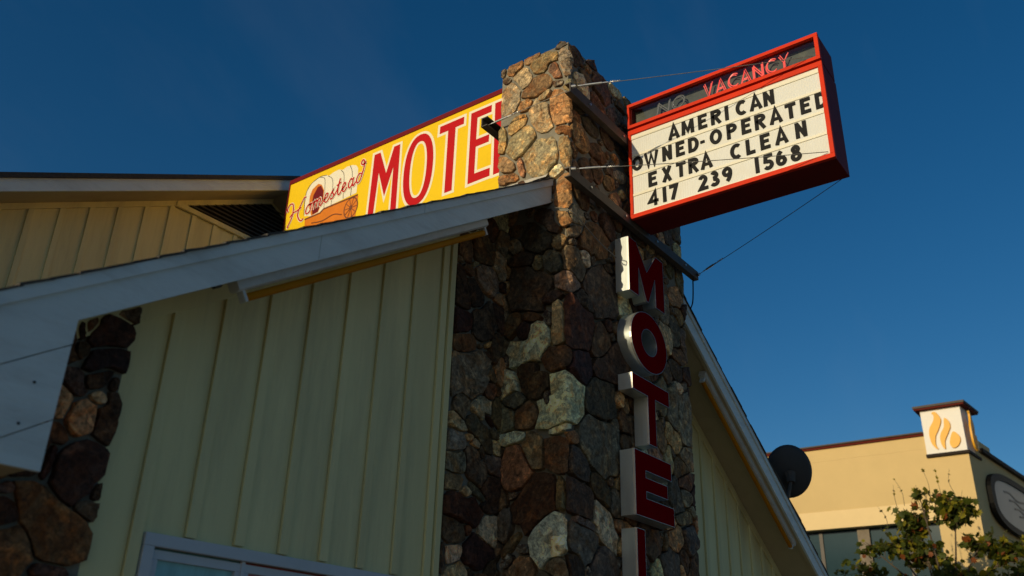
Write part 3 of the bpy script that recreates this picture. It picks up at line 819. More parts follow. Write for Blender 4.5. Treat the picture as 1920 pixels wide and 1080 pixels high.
vent = MB().prism([(xv0, ZV), (xv1, ZV), (XU, ZU - 0.275)], 1, YU + 0.505, YU + 0.51).build("vent", M['dark'], wing)
MB().box(xv0 - 0.1, xv1 + 0.1, YU + 0.455, YU + 0.495, ZV - 0.05, ZV + 0.012).build("vent_sill", M['siding'], vent, bevel=0.003)
z = ZV + 0.035
while z < ZU - 0.33:
    hw = (ZU - 0.275 - z) / 0.507 - 0.01
    MB().add([(XU - hw, YU + 0.462, z), (XU + hw, YU + 0.462, z), (XU + hw, YU + 0.502, z + 0.04), (XU - hw, YU + 0.502, z + 0.04),
              (XU - hw, YU + 0.462, z + 0.008), (XU + hw, YU + 0.462, z + 0.008), (XU + hw, YU + 0.502, z + 0.048), (XU - hw, YU + 0.502, z + 0.048)],
             [(0, 3, 2, 1), (4, 5, 6, 7), (0, 1, 5, 4), (1, 2, 6, 5), (2, 3, 7, 6), (3, 0, 4, 7)]).build("louvre", M['louvre'], vent)
    z += 0.058
x = -0.236 - 22 * 0.315
while x < XU + 2.2:
    def top(xx): return min(zu(xx) - 0.27, ZV - 0.052 if xx > xv0 - 0.03 else 99)
    if zu(x) - 0.3 > -1 and x > -6.4:
        pts = [(x + 0.002, 1.0 - H0), (x + 0.311, 1.0 - H0), (x + 0.311, top(x + 0.311)), (x + 0.002, top(x + 0.002))]
        MB().prism(pts, 1, YU + 0.502, YU + 0.528).build("board", M['siding'], wing)
        bt = [(x - 0.03, 1.0 - H0), (x + 0.03, 1.0 - H0), (x + 0.03, top(x + 0.03) - 0.004), (x - 0.03, top(x - 0.03) - 0.004)]
        MB().prism(bt, 1, YU + 0.480, YU + 0.5005).build("batten", M['siding'], wing, bevel=0.003)
    x += 0.315

# ---------------------------------------------------------------- fluorescent strip lights under the rakes
def strip_light(x0, x1, label):
    yc = YF + 0.10
    L = empty("strip_light", ((x0 + x1) / 2, yc, zt((x0 + x1) / 2) - 0.24), label, "light", "tube lights under the gable rakes")
    d = Vector((x1 - x0, 0, zt(x1) - zt(x0))); n_ = Vector((-d.z, 0, d.x)).normalized()
    if n_.z < 0: n_ = -n_
    a = Vector((x0, yc, zt(x0) - 0.245)); b = Vector((x1, yc, zt(x1) - 0.245)); u = d.normalized()
    h = MB()
    prof = [(-0.042, 0.036), (-0.040, -0.036), (-0.02, -0.046), (0.02, -0.046), (0.040, -0.036), (0.042, 0.036)]
    vs = [tuple(a + Vector((0, p[0], 0)) + n_ * p[1]) for p in prof] + [tuple(b + Vector((0, p[0], 0)) + n_ * p[1]) for p in prof]
    k_ = len(prof)
    h.add(vs, [tuple(range(k_)), tuple(range(2 * k_ - 1, k_ - 1, -1))] + [(i, k_ + i, k_ + (i + 1) % k_, (i + 1) % k_) for i in range(k_)])
    hs = h.build("housing", M['fixture'], L, bevel=0.003)
    ta = a - n_ * 0.085 + u * 0.05; tb = b - n_ * 0.085 - u * 0.05
    MB().tube([ta, tb], 0.023, 14).build("tube", M['amber'], L, smooth=True)
    for p_, s in ((a, 1), (b, -1)):
        e = MB(); q0 = p_ - n_ * 0.03; q1 = p_ - n_ * 0.108
        w = u * (0.02 * s)
        c8 = []
        for qq in (q0, q1):
            for (yy, ww) in ((-0.026, 0), (0.026, 0), (0.026, 1), (-0.026, 1)):
                c8.append(tuple(qq + Vector((0, yy, 0)) + w * ww + u * (0.028 * s)))
        e.add(c8, [(0, 3, 2, 1), (4, 5, 6, 7), (0, 1, 5, 4), (1, 2, 6, 5), (2, 3, 7, 6), (3, 0, 4, 7)])
        e.build("lamp_holder", M['fixture'], L, bevel=0.003)
        MB().tube([p_ - n_ * 0.085 + u * (0.048 * s), p_ - n_ * 0.085 + u * (0.075 * s)], 0.0215, 14).build("end_cap", M['galv'], L, smooth=True)
    return L
strip_light(-2.86, -0.78, "tube light with amber lamp under the left rake beside the chimney")
strip_light(5.25, 3.02, "tube light with amber lamp under the steep right rake")
c_ = MB().tube([(-3.32, YF + 0.13, zt(-3.32) - 0.206), (-3.1, YF + 0.13, zt(-3.1) - 0.203), (-2.93, YF + 0.12, zt(-2.93) - 0.206)], 0.007, 6)
c_.tube([(-2.965, YF + 0.12, zt(-2.965) - 0.215), (-2.925, YF + 0.12, zt(-2.925) - 0.215)], 0.022, 10)
tag(c_.build("electrical_conduit", M['iron']), "thin dark conduit running along the soffit to the left tube light", "conduit")
# ---------------------------------------------------------------- flat lettering helpers
def catmull(pts, n=8, closed=False):
    P = [np.array(p, float) for p in pts]; out = []
    N = len(P)
    for i in range(N if closed else N - 1):
        p1, p2 = P[i], P[(i + 1) % N]
        p0 = P[i - 1] if (closed or i > 0) else p1 * 2 - p2
        p3 = P[(i + 2) % N] if (closed or i + 2 < N) else p2 * 2 - p1
        for k in range(n):
            t = k / n
            out.append(tuple(0.5 * ((2 * p1) + (-p0 + p2) * t + (2 * p0 - 5 * p1 + 4 * p2 - p3) * t * t + (-p0 + 3 * p1 - 3 * p2 + p3) * t ** 3)))
    if not closed: out.append(tuple(P[-1]))
    return out

def stroke_outline(pts, w, closed=False):
    """left and right borders of a stroke of width w with mitred joints"""
    P = [np.array(p, float) for p in pts]; N = len(P); Lf, Rt = [], []
    for i in range(N):
        if closed: a, b = P[i - 1], P[(i + 1) % N]
        else: a, b = P[max(i - 1, 0)], P[min(i + 1, N - 1)]
        d1 = P[i] - a; d2 = b - P[i]
        if np.linalg.norm(d1) < 1e-9: d1 = d2
        if np.linalg.norm(d2) < 1e-9: d2 = d1
        d1 = d1 / np.linalg.norm(d1); d2 = d2 / np.linalg.norm(d2)
        n1 = np.array([-d1[1], d1[0]]); n2 = np.array([-d2[1], d2[0]])
        m_ = n1 + n2; ln = np.linalg.norm(m_)
        m_ = n1 if ln < 0.3 else m_ / ln
        s = 1 / max(0.45, m_ @ n1)
        Lf.append(P[i] + m_ * w / 2 * s); Rt.append(P[i] - m_ * w / 2 * s)
    return Lf, Rt

def flat_strokes(mb, strokes, w, to3d, h0, h1, mi=0):
    """strokes: list of (points, closed, width factor); to3d(s, t, h)"""
    for q, st in enumerate(strokes):
        pts, closed = st[0], st[1]
        ww = w * (st[2] if len(st) > 2 else 1.0)
        Lf, Rt = stroke_outline(pts, ww, closed); N = len(pts)
        e = h1 + q * 0.0003
        vs = [to3d(p[0], p[1], e) for p in Lf] + [to3d(p[0], p[1], e) for p in Rt] + [to3d(p[0], p[1], h0) for p in Lf] + [to3d(p[0], p[1], h0) for p in Rt]
        fs = []
        for i in range(N if closed else N - 1):
            j = (i + 1) % N
            fs += [(i, j, N + j, N + i), (2 * N + j, 2 * N + i, 3 * N + i, 3 * N + j), (i, 2 * N + i, 2 * N + j, j), (N + j, 3 * N + j, 3 * N + i, N + i)]
        if not closed:
            fs += [(0, N, 3 * N, 2 * N), (N - 1, 3 * N - 1, 4 * N - 1, 2 * N - 1)]
        mb.add(vs, fs, mi)

def offset_poly(poly, d):
    P = [np.array(p, float) for p in poly]
    area = sum(P[i - 1][0] * P[i][1] - P[i][0] * P[i - 1][1] for i in range(len(P)))
    sg = 1 if area > 0 else -1
    out = []
    for i in range(len(P)):
        d1 = P[i] - P[i - 1]; d2 = P[(i + 1) % len(P)] - P[i]
        d1 = d1 / np.linalg.norm(d1); d2 = d2 / np.linalg.norm(d2)
        n1 = np.array([d1[1], -d1[0]]) * sg; n2 = np.array([d2[1], -d2[0]]) * sg
        m_ = n1 + n2; m_ = m_ / max(np.linalg.norm(m_), 1e-6)
        out.append(tuple(P[i] + m_ * d / max(0.35, m_ @ n1)))
    return out

def arc(cx, cy, rx, ry, a0, a1, n=10):
    return [(cx + rx * math.cos(math.radians(a0 + (a1 - a0) * i / n)), cy + ry * math.sin(math.radians(a0 + (a1 - a0) * i / n))) for i in range(n + 1)]

# stroke alphabet, cap height 1, stroke centre lines inset by half the stroke weight t
def glyph(ch, t=0.19):
    a, b = t / 2, 1 - t / 2
    if ch == 'A': return 0.74, [([(a, 0), (0.37, 1.0), (0.74 - a, 0)], False), ([(0.2, 0.29), (0.54, 0.29)], False, .85)]
    if ch == 'M': return 0.78, [([(a, 0), (a + .03, .98)], False), ([(.78 - a, 0), (.75 - a, .98)], False), ([(a + .02, .96), (.39, .22), (.76 - a, .96)], False, .9)]
    if ch == 'E': return 0.54, [([(.54, b), (a, b), (a, a), (.54, a)], False), ([(a, .52), (.47, .52)], False, .9)]
    if ch == 'R': return 0.60, [([(a, 0), (a, b)] + [(.30, b)] + arc(.30, .73, .21, .27 - a, 90, -90, 8) + [(a, .46 + a * .0)], False), ([(.28, .46), (.60 - a * .7, 0)], False)]
    if ch == 'P': return 0.58, [([(a, 0), (a, b)] + [(.28, b)] + arc(.28, .70, .21, .30 - a, 90, -90, 8) + [(a, .40 + a)], False)]
    if ch == 'I': return 0.2, [([(.1, 0), (.1, 1)], False)]
    if ch == '1': return 0.22, [([(.12, 0), (.12, 1)], False)]
    if ch == 'C': return 0.58, [(arc(.36, .5, .36 - a, .5 - a, 52, 308, 14), False)]
    if ch == 'N': return 0.60, [([(a, 0), (a, 1)], False), ([(.60 - a, 0), (.60 - a, 1)], False), ([(a, .95), (.60 - a, .05)], False)]
    if ch == 'O': return 0.72, [(arc(.36, .5, .36 - a, .5 - a, 0, 340, 17), True)]
    if ch == 'W': return 0.92, [([(a * .8, 1), (.27, .02), (.46, .86), (.65, .02), (.92 - a * .8, 1)], False, .9)]
    if ch == 'D': return 0.64, [([(a, a), (a, b), (.28, b)] + arc(.28, .5, .36 - a, .5 - a, 85, -85, 10) + [(.28, a)], True)]
    if ch == '-': return 0.3, [([(0, .45), (.26, .45)], False, .8)]
    if ch == 'T': return 0.58, [([(0, b), (.58, b)], False), ([(.29, 0), (.29, b)], False)]
    if ch == 'X': return 0.62, [([(a, 0), (.62 - a, 1)], False), ([(a, 1), (.62 - a, 0)], False)]
    if ch == 'L': return 0.50, [([(a, 1), (a, a), (.50, a)], False)]
    if ch == '4': return 0.62, [([(.44, 0), (.44, .98), (a * .6, .30), (.62, .30)], False, .9)]
    if ch == '7': return 0.54, [([(0, b), (.54 - a, b), (.18, 0)], False)]
    if ch == '2': return 0.56, [(arc(.27, .70, .27 - a, .30 - a, 165, -30, 9) + [(a, a), (.56, a)], False)]
    if ch == '3': return 0.56, [(arc(.25, .735, .24 - a, .265 - a, 150, -80, 9) + arc(.25, .28, .29 - a, .28 - a, 80, -150, 10), False)]
    if ch == '9': return 0.58, [(arc(.29, .68, .29 - a, .32 - a, 0, 340, 14), True), (arc(.14, .66, .44 - a, .62, 0, -68, 6), False)]
    if ch == '6': return 0.58, [(arc(.29, .32, .29 - a, .32 - a, 0, 340, 14), True), (arc(.44, .34, .44 - a, .62, 180, 112, 6), False)]
    if ch == '5': return 0.56, [([(.52, b), (.12 + a * .3, b), (a + .02, .56)] + arc(.26, .32, .30 - a, .32 - a, 95, -145, 11), False)]
    if ch == '8': return 0.58, [(arc(.29, .745, .24 - a, .255 - a, 0, 340, 14), True), (arc(.29, .29, .29 - a, .30 - a, 0, 340, 14), True)]
    return 0.3, []

# ---------------------------------------------------------------- marquee sign projecting from the chimney
SX0, SX1 = 0.866, 1.233
sign = empty("marquee_sign", ((SX0 + SX1) / 2, -1.04, 4.02), "red marquee sign with white message board and neon vacancy strip", "sign")
Y0, Y1 = -0.115, -1.955
# lower box and upper vacancy box
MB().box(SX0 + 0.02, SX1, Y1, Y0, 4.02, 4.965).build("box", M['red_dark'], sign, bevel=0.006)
def frame_x(x0, x1, ya, yb, za, zb, wy0, wy1, wz0, wz1):
    m_ = MB()
    m_.box(x0, x1, yb, ya, za, za + wz0).box(x0, x1, yb, ya, zb - wz1, zb)
    m_.box(x0, x1, ya - wy0, ya, za + wz0, zb - wz1).box(x0, x1, yb, yb + wy1, za + wz0, zb - wz1)
    return m_
frame_x(SX0 - 0.010, SX0 + 0.03, Y0 + 0.003, Y1 - 0.003, 4.017, 4.968, 0.03, 0.037, 0.043, 0.05).build("frame", M['red'], sign, bevel=0.004)
vb = MB()
vb.box(SX0 + 0.10, SX1, Y1 + .005, Y0 - .005, 4.99, 5.258)
vb.box(SX0 + 0.02, SX0 + 0.10, Y1 + .005, Y0 - .005, 4.992, 5.02).box(SX0 + 0.02, SX0 + 0.10, Y1 + .005, Y0 - .005, 5.23, 5.256)
vb.box(SX0 + 0.02, SX0 + 0.10, Y0 - .03, Y0 - .006, 5.02, 5.23).box(SX0 + 0.02, SX0 + 0.10, Y1 + .006, Y1 + .03, 5.02, 5.23)
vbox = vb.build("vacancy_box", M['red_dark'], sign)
frame_x(SX0 - 0.018, SX0 + 0.02, Y0, Y1, 4.988, 5.262, 0.022, 0.034, 0.034, 0.034).build("frame", M['red'], vbox, bevel=0.003)
MB().box(SX0 + 0.092, SX0 + 0.098, Y1 + .03, Y0 - .03, 5.02, 5.23).build("back_panel", M['vac_back'], vbox)
MB().add([(SX0 + .014, Y1 + .03, 5.02), (SX0 + .014, Y0 - .02, 5.02), (SX0 + .014, Y0 - .02, 5.23), (SX0 + .014, Y1 + .03, 5.23)], [(0, 1, 2, 3)]).build("glass", M['glass'], vbox)
# neon lettering
def neon(chs, y, w, hgt, mat_, lean=0.0):
    for ch in chs:
        if ch == ' ': y += 0.07; continue
        gw, st = glyph(ch, 0.05)
        if ch == 'Y': gw, st = 0.62, [([(.05, 1), (.3, .5), (.57, 1)], False), ([(.3, .5), (.3, 0)], False)]
        if ch == 'V': gw, st = 0.62, [([(.05, 1), (.31, 0), (.57, 1)], False)]
        m_ = MB()
        for s_ in st:
            for off in (-0.006, 0.008):                       # doubled glass tube
                pts = s_[0] + ([s_[0][0]] if s_[1] else [])
                P3 = [(SX0 + 0.035 + abs(off) * .3, -(y + (p[0] / max(gw, .3)) * w + off * 0.8 + lean * p[1]), 5.058 + p[1] * hgt + off) for p in pts]
                m_.tube(P3, 0.0058, 6)
        m_.build("neon_letter", mat_, vbox, smooth=True)
        y += w + 0.03
neon("NO", 0.40, 0.125, 0.125, M['neon_clear'], 0.02)
neon("VACANCY", 0.885, 0.088, 0.14, M['neon_red'], 0.0)
# white message board with letter tracks
board = MB().box(SX0 + 0.006, SX0 + 0.024, -1.92, -0.142, 4.058, 4.922).build("message_board", M['panel'], sign)
for zz, hh in ((4.887, 0.030), (4.868, 0.008), (4.683, 0.026), (4.470, 0.026), (4.262, 0.026), (4.066, 0.014)):
    MB().box(SX0 - 0.002, SX0 + 0.0055, -1.919, -0.143, zz - hh / 2, zz + hh / 2).build("track_rail", M['rail'], board, bevel=0.002)
teeth = MB()
for i in range(118):
    y_ = -0.15 - i * 0.015
    teeth.box(SX0 - 0.0015, SX0 + 0.004, y_ - 0.0035, y_ + 0.0035, 4.9215, 4.9275)
    teeth.box(SX0 - 0.0015, SX0 + 0.004, y_ - 0.0035, y_ + 0.0035, 4.0525, 4.0585)
tag(teeth.build("frame_teeth", M['rail'], board), kind="stuff")
ROWS = [(4.716, [('A', .521), ('M', .656), ('E', .820), ('R', .944), ('I', 1.078), ('C', 1.178), ('A', 1.303), ('N', 1.431)]),
        (4.511, [('O', .140), ('W', .267), ('N', .453), ('E', .589), ('D', .711), ('-', .829), ('O', .920), ('P', 1.079), ('E', 1.214), ('R', 1.334), ('A', 1.463), ('T', 1.605), ('E', 1.733), ('D', 1.860)]),
        (4.295, [('E', .303), ('X', .440), ('T', .582), ('R', .700), ('A', .815), ('C', 1.095), ('L', 1.238), ('E', 1.365), ('A', 1.490), ('N', 1.668)]),
        (4.092, [('4', .296), ('1', .438), ('7', .505), ('2', .785), ('3', .895), ('9', 1.005), ('1', 1.300), ('5', 1.372), ('6', 1.480), ('8', 1.605)])]
for zb, row in ROWS:
    for ch, y in row:
        gw, st = glyph(ch, 0.21)
        hgt = 0.150; sx = 0.158
        jz = random.uniform(-0.002, 0.002); rot = random.uniform(-0.012, 0.012)
        m_ = MB()
        flat_strokes(m_, st, 0.21, lambda s, t, h: (SX0 - h, -(y + s * sx - rot * t * hgt), zb + jz + t * hgt + rot * s * sx), -0.005, 0.0030)
        m_.build("letter", M['black'], board)

# ---------------------------------------------------------------- yellow roof sign on the ridge
RX = 0.99
rsign = empty("roof_sign", (RX + 0.07, 3.1, 4.85), "yellow painted roof sign with red MOTEL lettering and covered wagon", "sign")
rp = MB().box(RX, RX + 0.14, 0.80, 5.03, 4.86, 6.245).build("panel", M['yellow'], rsign)
bd = MB()
bd.box(RX - 0.012, RX + 0.152, 0.80, 5.045, 6.19, 6.252)
bd.box(RX - 0.012, RX + 0.152, 5.031, 5.047, 4.86, 6.189)
bd.build("border", M['maroon'], rsign, bevel=0.003)
def rs(s, t, h): return (RX - h, s, t)
def poly_plate(nm, mat_, poly, h0, h1, parent):
    MB().prism([(p[0], p[1]) for p in poly], 0, RX - h0, RX - h1).build(nm, mat_, parent)
def ring_plate(nm, mat_, outer, inner, h0, h1, parent):
    N = len(outer); m_ = MB()
    vs = [rs(*p, h1) for p in outer] + [rs(*p, h1) for p in inner] + [rs(*p, h0) for p in outer] + [rs(*p, h0) for p in inner]
    fs = []
    for i in range(N):
        j = (i + 1) % N
        fs += [(i, j, N + j, N + i), (i, 2 * N + i, 2 * N + j, j), (N + j, 3 * N + j, 3 * N + i, N + i), (2 * N + j, 2 * N + i, 3 * N + i, 3 * N + j)]
    m_.add(vs, fs).build(nm, mat_, parent)
LT, LB = 6.092, 5.155
POLY = {
 'M': [(3.478, LT), (3.378, LT), (3.245, 5.75), (3.150, LT), (3.050, LT), (3.025, LB), (3.115, LB), (3.132, 5.80), (3.242, 5.43), (3.372, 5.80), (3.400, LB), (3.490, LB)],
 'T': [(2.420, LT), (2.060, LT), (2.061, 5.994), (2.182, 5.994), (2.182, LB), (2.288, LB), (2.292, 5.990), (2.422, 5.990)],
 'E': [(1.957, LT), (1.662, LT), (1.664, 5.999), (1.862, 5.999), (1.866, 5.706), (1.682, 5.706), (1.684, 5.610), (1.866, 5.610), (1.868, 5.262), (1.654, 5.262), (1.652, 5.160), (1.957, LB)],
 'L': [(1.615, LT), (1.495, LT), (1.495, 5.258), (1.300, 5.258), (1.300, LB), (1.605, LB)]}
for qi, (ch, poly) in enumerate(POLY.items()):
    lo = MB().prism(offset_poly(poly, 0.034), 0, RX - 0.0003, RX - 0.0010 - 0.0002 * qi).build("letter_outline", M['cream'], rp)
    poly_plate("letter", M['signred'], poly, 0.0018, 0.0030, rp)
oc = (2.721, 5.622)
el = lambda a, b: [(oc[0] + a * math.copysign(abs(math.cos(t)) ** 0.86, math.cos(t)), oc[1] + b * math.copysign(abs(math.sin(t)) ** 0.9, math.sin(t))) for t in np.linspace(0, 2 * math.pi, 41)[:-1]]
ring_plate("letter_outline", M['cream'], el(0.262, 0.515), el(0.098, 0.352), 0.0003, 0.0008, rp)
ring_plate("letter", M['signred'], el(0.228, 0.482), el(0.130, 0.384), 0.0018, 0.0030, rp)
# covered wagon painting
canvas = [(4.66, 5.60), (4.685, 5.80), (4.68, 5.97), (4.60, 6.07), (4.45, 6.115), (4.33, 6.10), (4.28, 6.075), (4.20, 6.10), (4.11, 6.105), (4.03, 6.075), (3.96, 6.095), (3.86, 6.085),
          (3.79, 6.055), (3.75, 6.0), (3.735, 5.85), (3.73, 5.64), (4.0, 5.62), (4.30, 5.60), (4.36, 5.56), (4.52, 5.555), (4.60, 5.585)]
poly_plate("wagon_canvas", M['cream'], canvas, 0.0004, 0.0012, rp)
poly_plate("wagon_opening", M['orange'], [(4.525, 5.565), (4.60, 5.72), (4.605, 5.88), (4.57, 5.97), (4.47, 6.02), (4.40, 5.98), (4.34, 5.88), (4.33, 5.75), (4.40, 5.58)], 0.0014, 0.0020, rp)
poly_plate("wagon_shadow", M['maroon'], [(4.505, 5.575), (4.545, 5.74), (4.535, 5.87), (4.47, 5.97), (4.41, 5.97), (4.35, 5.87), (4.34, 5.75), (4.41, 5.585)], 0.0022, 0.0028, rp)
poly_plate("wagon_body", M['orange'], [(4.64, 5.55), (4.36, 5.555), (4.30, 5.595), (3.72, 5.615), (3.69, 5.58), (3.70, 5.30), (4.62, 5.36)], 0.0014, 0.0020, rp)
ln = MB()
flat_strokes(ln, [(catmull([(4.45, 6.11), (4.36, 6.06), (4.33, 5.9), (4.31, 5.75), (4.30, 5.60)], 5), False), (catmull([(4.30, 6.08), (4.21, 6.0), (4.18, 5.85), (4.17, 5.6)], 5), False),
                  (catmull([(4.06, 6.08), (4.00, 6.0), (3.98, 5.85), (3.96, 5.63)], 5), False), (catmull([(3.90, 6.09), (3.85, 5.98), (3.83, 5.8), (3.83, 5.63)], 5), False),
                  (catmull([(4.67, 5.62), (4.69, 5.8), (4.68, 5.97), (4.60, 6.07), (4.45, 6.115), (4.33, 6.10)], 5), False)], 0.008, rs, 0.0010, 0.0021)
ln.build("canvas_lines", M['ink'], rp)
wl_ = MB()
flat_strokes(wl_, [(arc(3.80, 5.45, .115, .14, 0, 346, 24), True), (arc(3.80, 5.45, .02, .025, 0, 320, 8), True, 1.3)] +
             [([(3.80, 5.45), (3.80 + .11 * math.cos(a), 5.45 + .135 * math.sin(a))], False, .55) for a in np.linspace(0, 2 * math.pi, 11)[:-1]] +
             [([(3.70, 5.60), (4.30, 5.592), (4.36, 5.553), (4.64, 5.545)], False, 1.2), (catmull([(4.5, 5.45), (4.3, 5.42), (4.1, 5.45), (3.95, 5.40)], 5), False, .8)], 0.017, rs, 0.0016, 0.0024)
wl_.build("wagon_wheel", M['brown'], rp)
# script lettering
def sc(s, h): return (5.015 - s, 5.555 + 0.165 * s + h)
SCR = [
 [(.02, .20), (.00, .25), (.03, .30), (.08, .30), (.11, .25), (.12, .17), (.11, .08), (.075, .01), (.05, -.03), (.065, -.05)],
 [(.345, .27), (.31, .28), (.26, .20), (.225, .12), (.225, .05), (.27, -.03), (.315, -.06), (.345, -.04)],
 [(.07, .10), (.13, .14), (.20, .14), (.27, .155)],
 [(.445, .12), (.40, .115), (.375, .06), (.39, .005), (.435, .0), (.465, .05), (.455, .11), (.43, .125), (.47, .12), (.51, .11)],
 [(.505, .0), (.515, .12), (.525, .09), (.555, .125), (.575, .10), (.570, .0)],
 [(.575, .08), (.61, .125), (.635, .10), (.63, .02), (.655, .0), (.70, .05)],
 [(.70, .05), (.755, .075), (.765, .115), (.735, .13), (.71, .08), (.72, .02), (.76, .0), (.80, .04)],
 [(.80, .04), (.855, .13), (.85, .09), (.875, .05), (.87, .01), (.835, .0), (.82, .02)],
 [(.88, .02), (.935, .10), (.965, .24)], [(.965, .24), (.945, .08), (.955, .01), (.985, .0), (1.01, .04)], [(.915, .155), (.99, .17)],
 [(1.01, .04), (1.06, .07), (1.075, .11), (1.05, .13), (1.025, .08), (1.035, .02), (1.07, .0), (1.11, .04)],
 [(1.195, .105), (1.165, .13), (1.13, .07), (1.145, .01), (1.18, .01), (1.198, .05)],
 [(1.21, .13), (1.205, .03), (1.225, .0), (1.26, .04)],
 [(1.345, .11), (1.305, .13), (1.27, .07), (1.285, .01), (1.32, .01), (1.35, .07), (1.38, .20), (1.375, .28), (1.345, .31), (1.325, .28), (1.35, .24), (1.41, .25)]]
paths = [[sc(*p) for p in catmull(st, 6)] for st in SCR]
m_ = MB(); flat_strokes(m_, [(p, False) for p in paths], 0.040, rs, 0.0028, 0.0032); m_.build("script_outline", M['cream'], rp)
m_ = MB(); flat_strokes(m_, [(p, False) for p in paths], 0.0185, rs, 0.0060, 0.0076); m_.build("script_lettering", M['signred'], rp)

# ---------------------------------------------------------------- channel letters down the chimney front
def channel_letter(ch, polys, zbase, label):
    """polys: outer loop and optional hole, x from the left edge, z up; returns of bright metal and a red face"""
    yb, yf = -0.03, -0.16
    xl = 0.708
    L = empty("channel_letter", (CW / 2, yf / 2, zbase), label, "letter sign", "red channel letters on the chimney")
    ret = MB(); face = MB(); trim = MB()
    loops = [[(xl + p[0], zbase + p[1]) for p in lp] for lp in polys]
    for k_, lp in enumerate(loops):
        n = len(lp)
        vs = [(p[0], yb, p[1]) for p in lp] + [(p[0], yf, p[1]) for p in lp]
        ret.add(vs, [(i, (i + 1) % n, n + (i + 1) % n, n + i) for i in range(n)])
        for i in range(n):
            a, b = lp[i], lp[(i + 1) % n]
        cl = [(p[0], yf - 0.004, p[1]) for p in lp] + [(p[0], yf - 0.004, p[1]) for p in offset_poly(lp, -0.0025 if k_ == 0 else 0.0025)]
        cl += [(p[0], yf + 0.012, p[1]) for p in offset_poly(lp, 0.002 if k_ == 0 else -0.002)]
        trim.add(cl, [(i, (i + 1) % n, n + (i + 1) % n, n + i) for i in range(n)] + [(i, 2 * n + i, 2 * n + (i + 1) % n, (i + 1) % n) for i in range(n)])
    if len(loops) == 1:
        face.prism(loops[0], 1, yf - 0.0015, yf + 0.004)
    else:
        n = len(loops[0])
        for d_ in (yf - 0.0015,):
            vs = [(p[0], d_, p[1]) for p in loops[0]] + [(p[0], d_, p[1]) for p in loops[1]]
            face.add(vs, [(i, (i + 1) % n, n + (i + 1) % n, n + i) for i in range(n)])
    ret.build("metal_return", M['steel'], L, smooth=True, sharp=25)
    face.build("face", M['letterface'], L)
    trim.build("trim", M['trimcap'], L)
    return L
hh = 0.515; ww = 0.640; t = 0.128
Mp = [(0, 0), (.165, 0), (.17, .27), (.300, 0), (.340, 0), (.470, .27), (.475, 0), (ww, 0), (ww, hh), (.50, hh), (.32, .29), (.14, hh), (0, hh)]
n_ = 36
Oo = [(ww / 2 + ww / 2 * math.cos(a), .265 + .27 * math.sin(a)) for a in np.linspace(0, 2 * math.pi, n_ + 1)[:-1]]
Oi = [(ww / 2 + .135 * math.cos(a), .265 + .118 * math.sin(a)) for a in np.linspace(0, 2 * math.pi, n_ + 1)[:-1]]
Tp = [(ww / 2 - .065, 0), (ww / 2 + .065, 0), (ww / 2 + .065, hh - .13), (ww, hh - .13), (ww, hh), (0, hh), (0, hh - .13), (ww / 2 - .065, hh - .13)]
Tp = [(p[0], p[1] * 1.06) for p in Tp]
Ep = [(0, 0), (ww, 0), (ww, .15), (.175, .15), (.175, .205), (.54, .205), (.54, .315), (.175, .315), (.175, .37), (ww * .97, .37), (ww * .97, hh), (0, hh)]
Lp = [(0, 0), (ww, 0), (ww, .13), (.13, .13), (.13, hh), (0, hh)]
channel_letter('M', [Mp], 3.251, "red channel letter M with bright metal sides, topmost on the chimney")
channel_letter('O', [Oo, Oi], 2.600, "round red channel letter O below the M on the chimney")
channel_letter('T', [Tp], 1.961, "red channel letter T below the O on the chimney")
channel_letter('E', [Ep], 1.357, "red channel letter E below the T on the chimney")
channel_letter('L', [Lp], 0.743, "red channel letter L, lowest on the chimney, cut by the picture edge")

# ---------------------------------------------------------------- iron beams, guy wires
def beam(nm, x0, x1, y0, y1, z0, z1, label):
    r_ = MB()
    tck = 0.012
    r_.box(x0, x1, y0, y0 + tck, z0, z1).box(x0, x1, y0 + tck, y1, z1 - tck, z1).box(x0, x1, y0 + tck, y1, z0, z0 + tck)
    o = empty(nm, ((x0 + x1) / 2, (y0 + y1) / 2, z0), label, "beam", "iron beams clamped round the chimney")
    r_.build("channel", M['iron'], o, bevel=0.003)
    for xx in np.linspace(x0 + 0.32, x1 - 0.3, 4):
        MB().tube([(xx, y0 - 0.012, (z0 + z1) / 2), (xx, y0 + 0.002, (z0 + z1) / 2)], 0.011, 6).build("bolt", M['galv'], o)
    return o
beam("iron_beam", -0.13, 2.26, -0.105, -0.045, 4.822, 4.922, "upper iron beam across the chimney front behind the marquee")
beam("iron_beam", -0.13, 2.26, -0.105, -0.045, 3.970, 4.062, "lower iron beam across the chimney front under the marquee")
beam("iron_beam", -0.13, 2.26, 0.865, 0.805, 4.83, 4.93, "iron beam end poking out behind the chimney by the yellow sign")

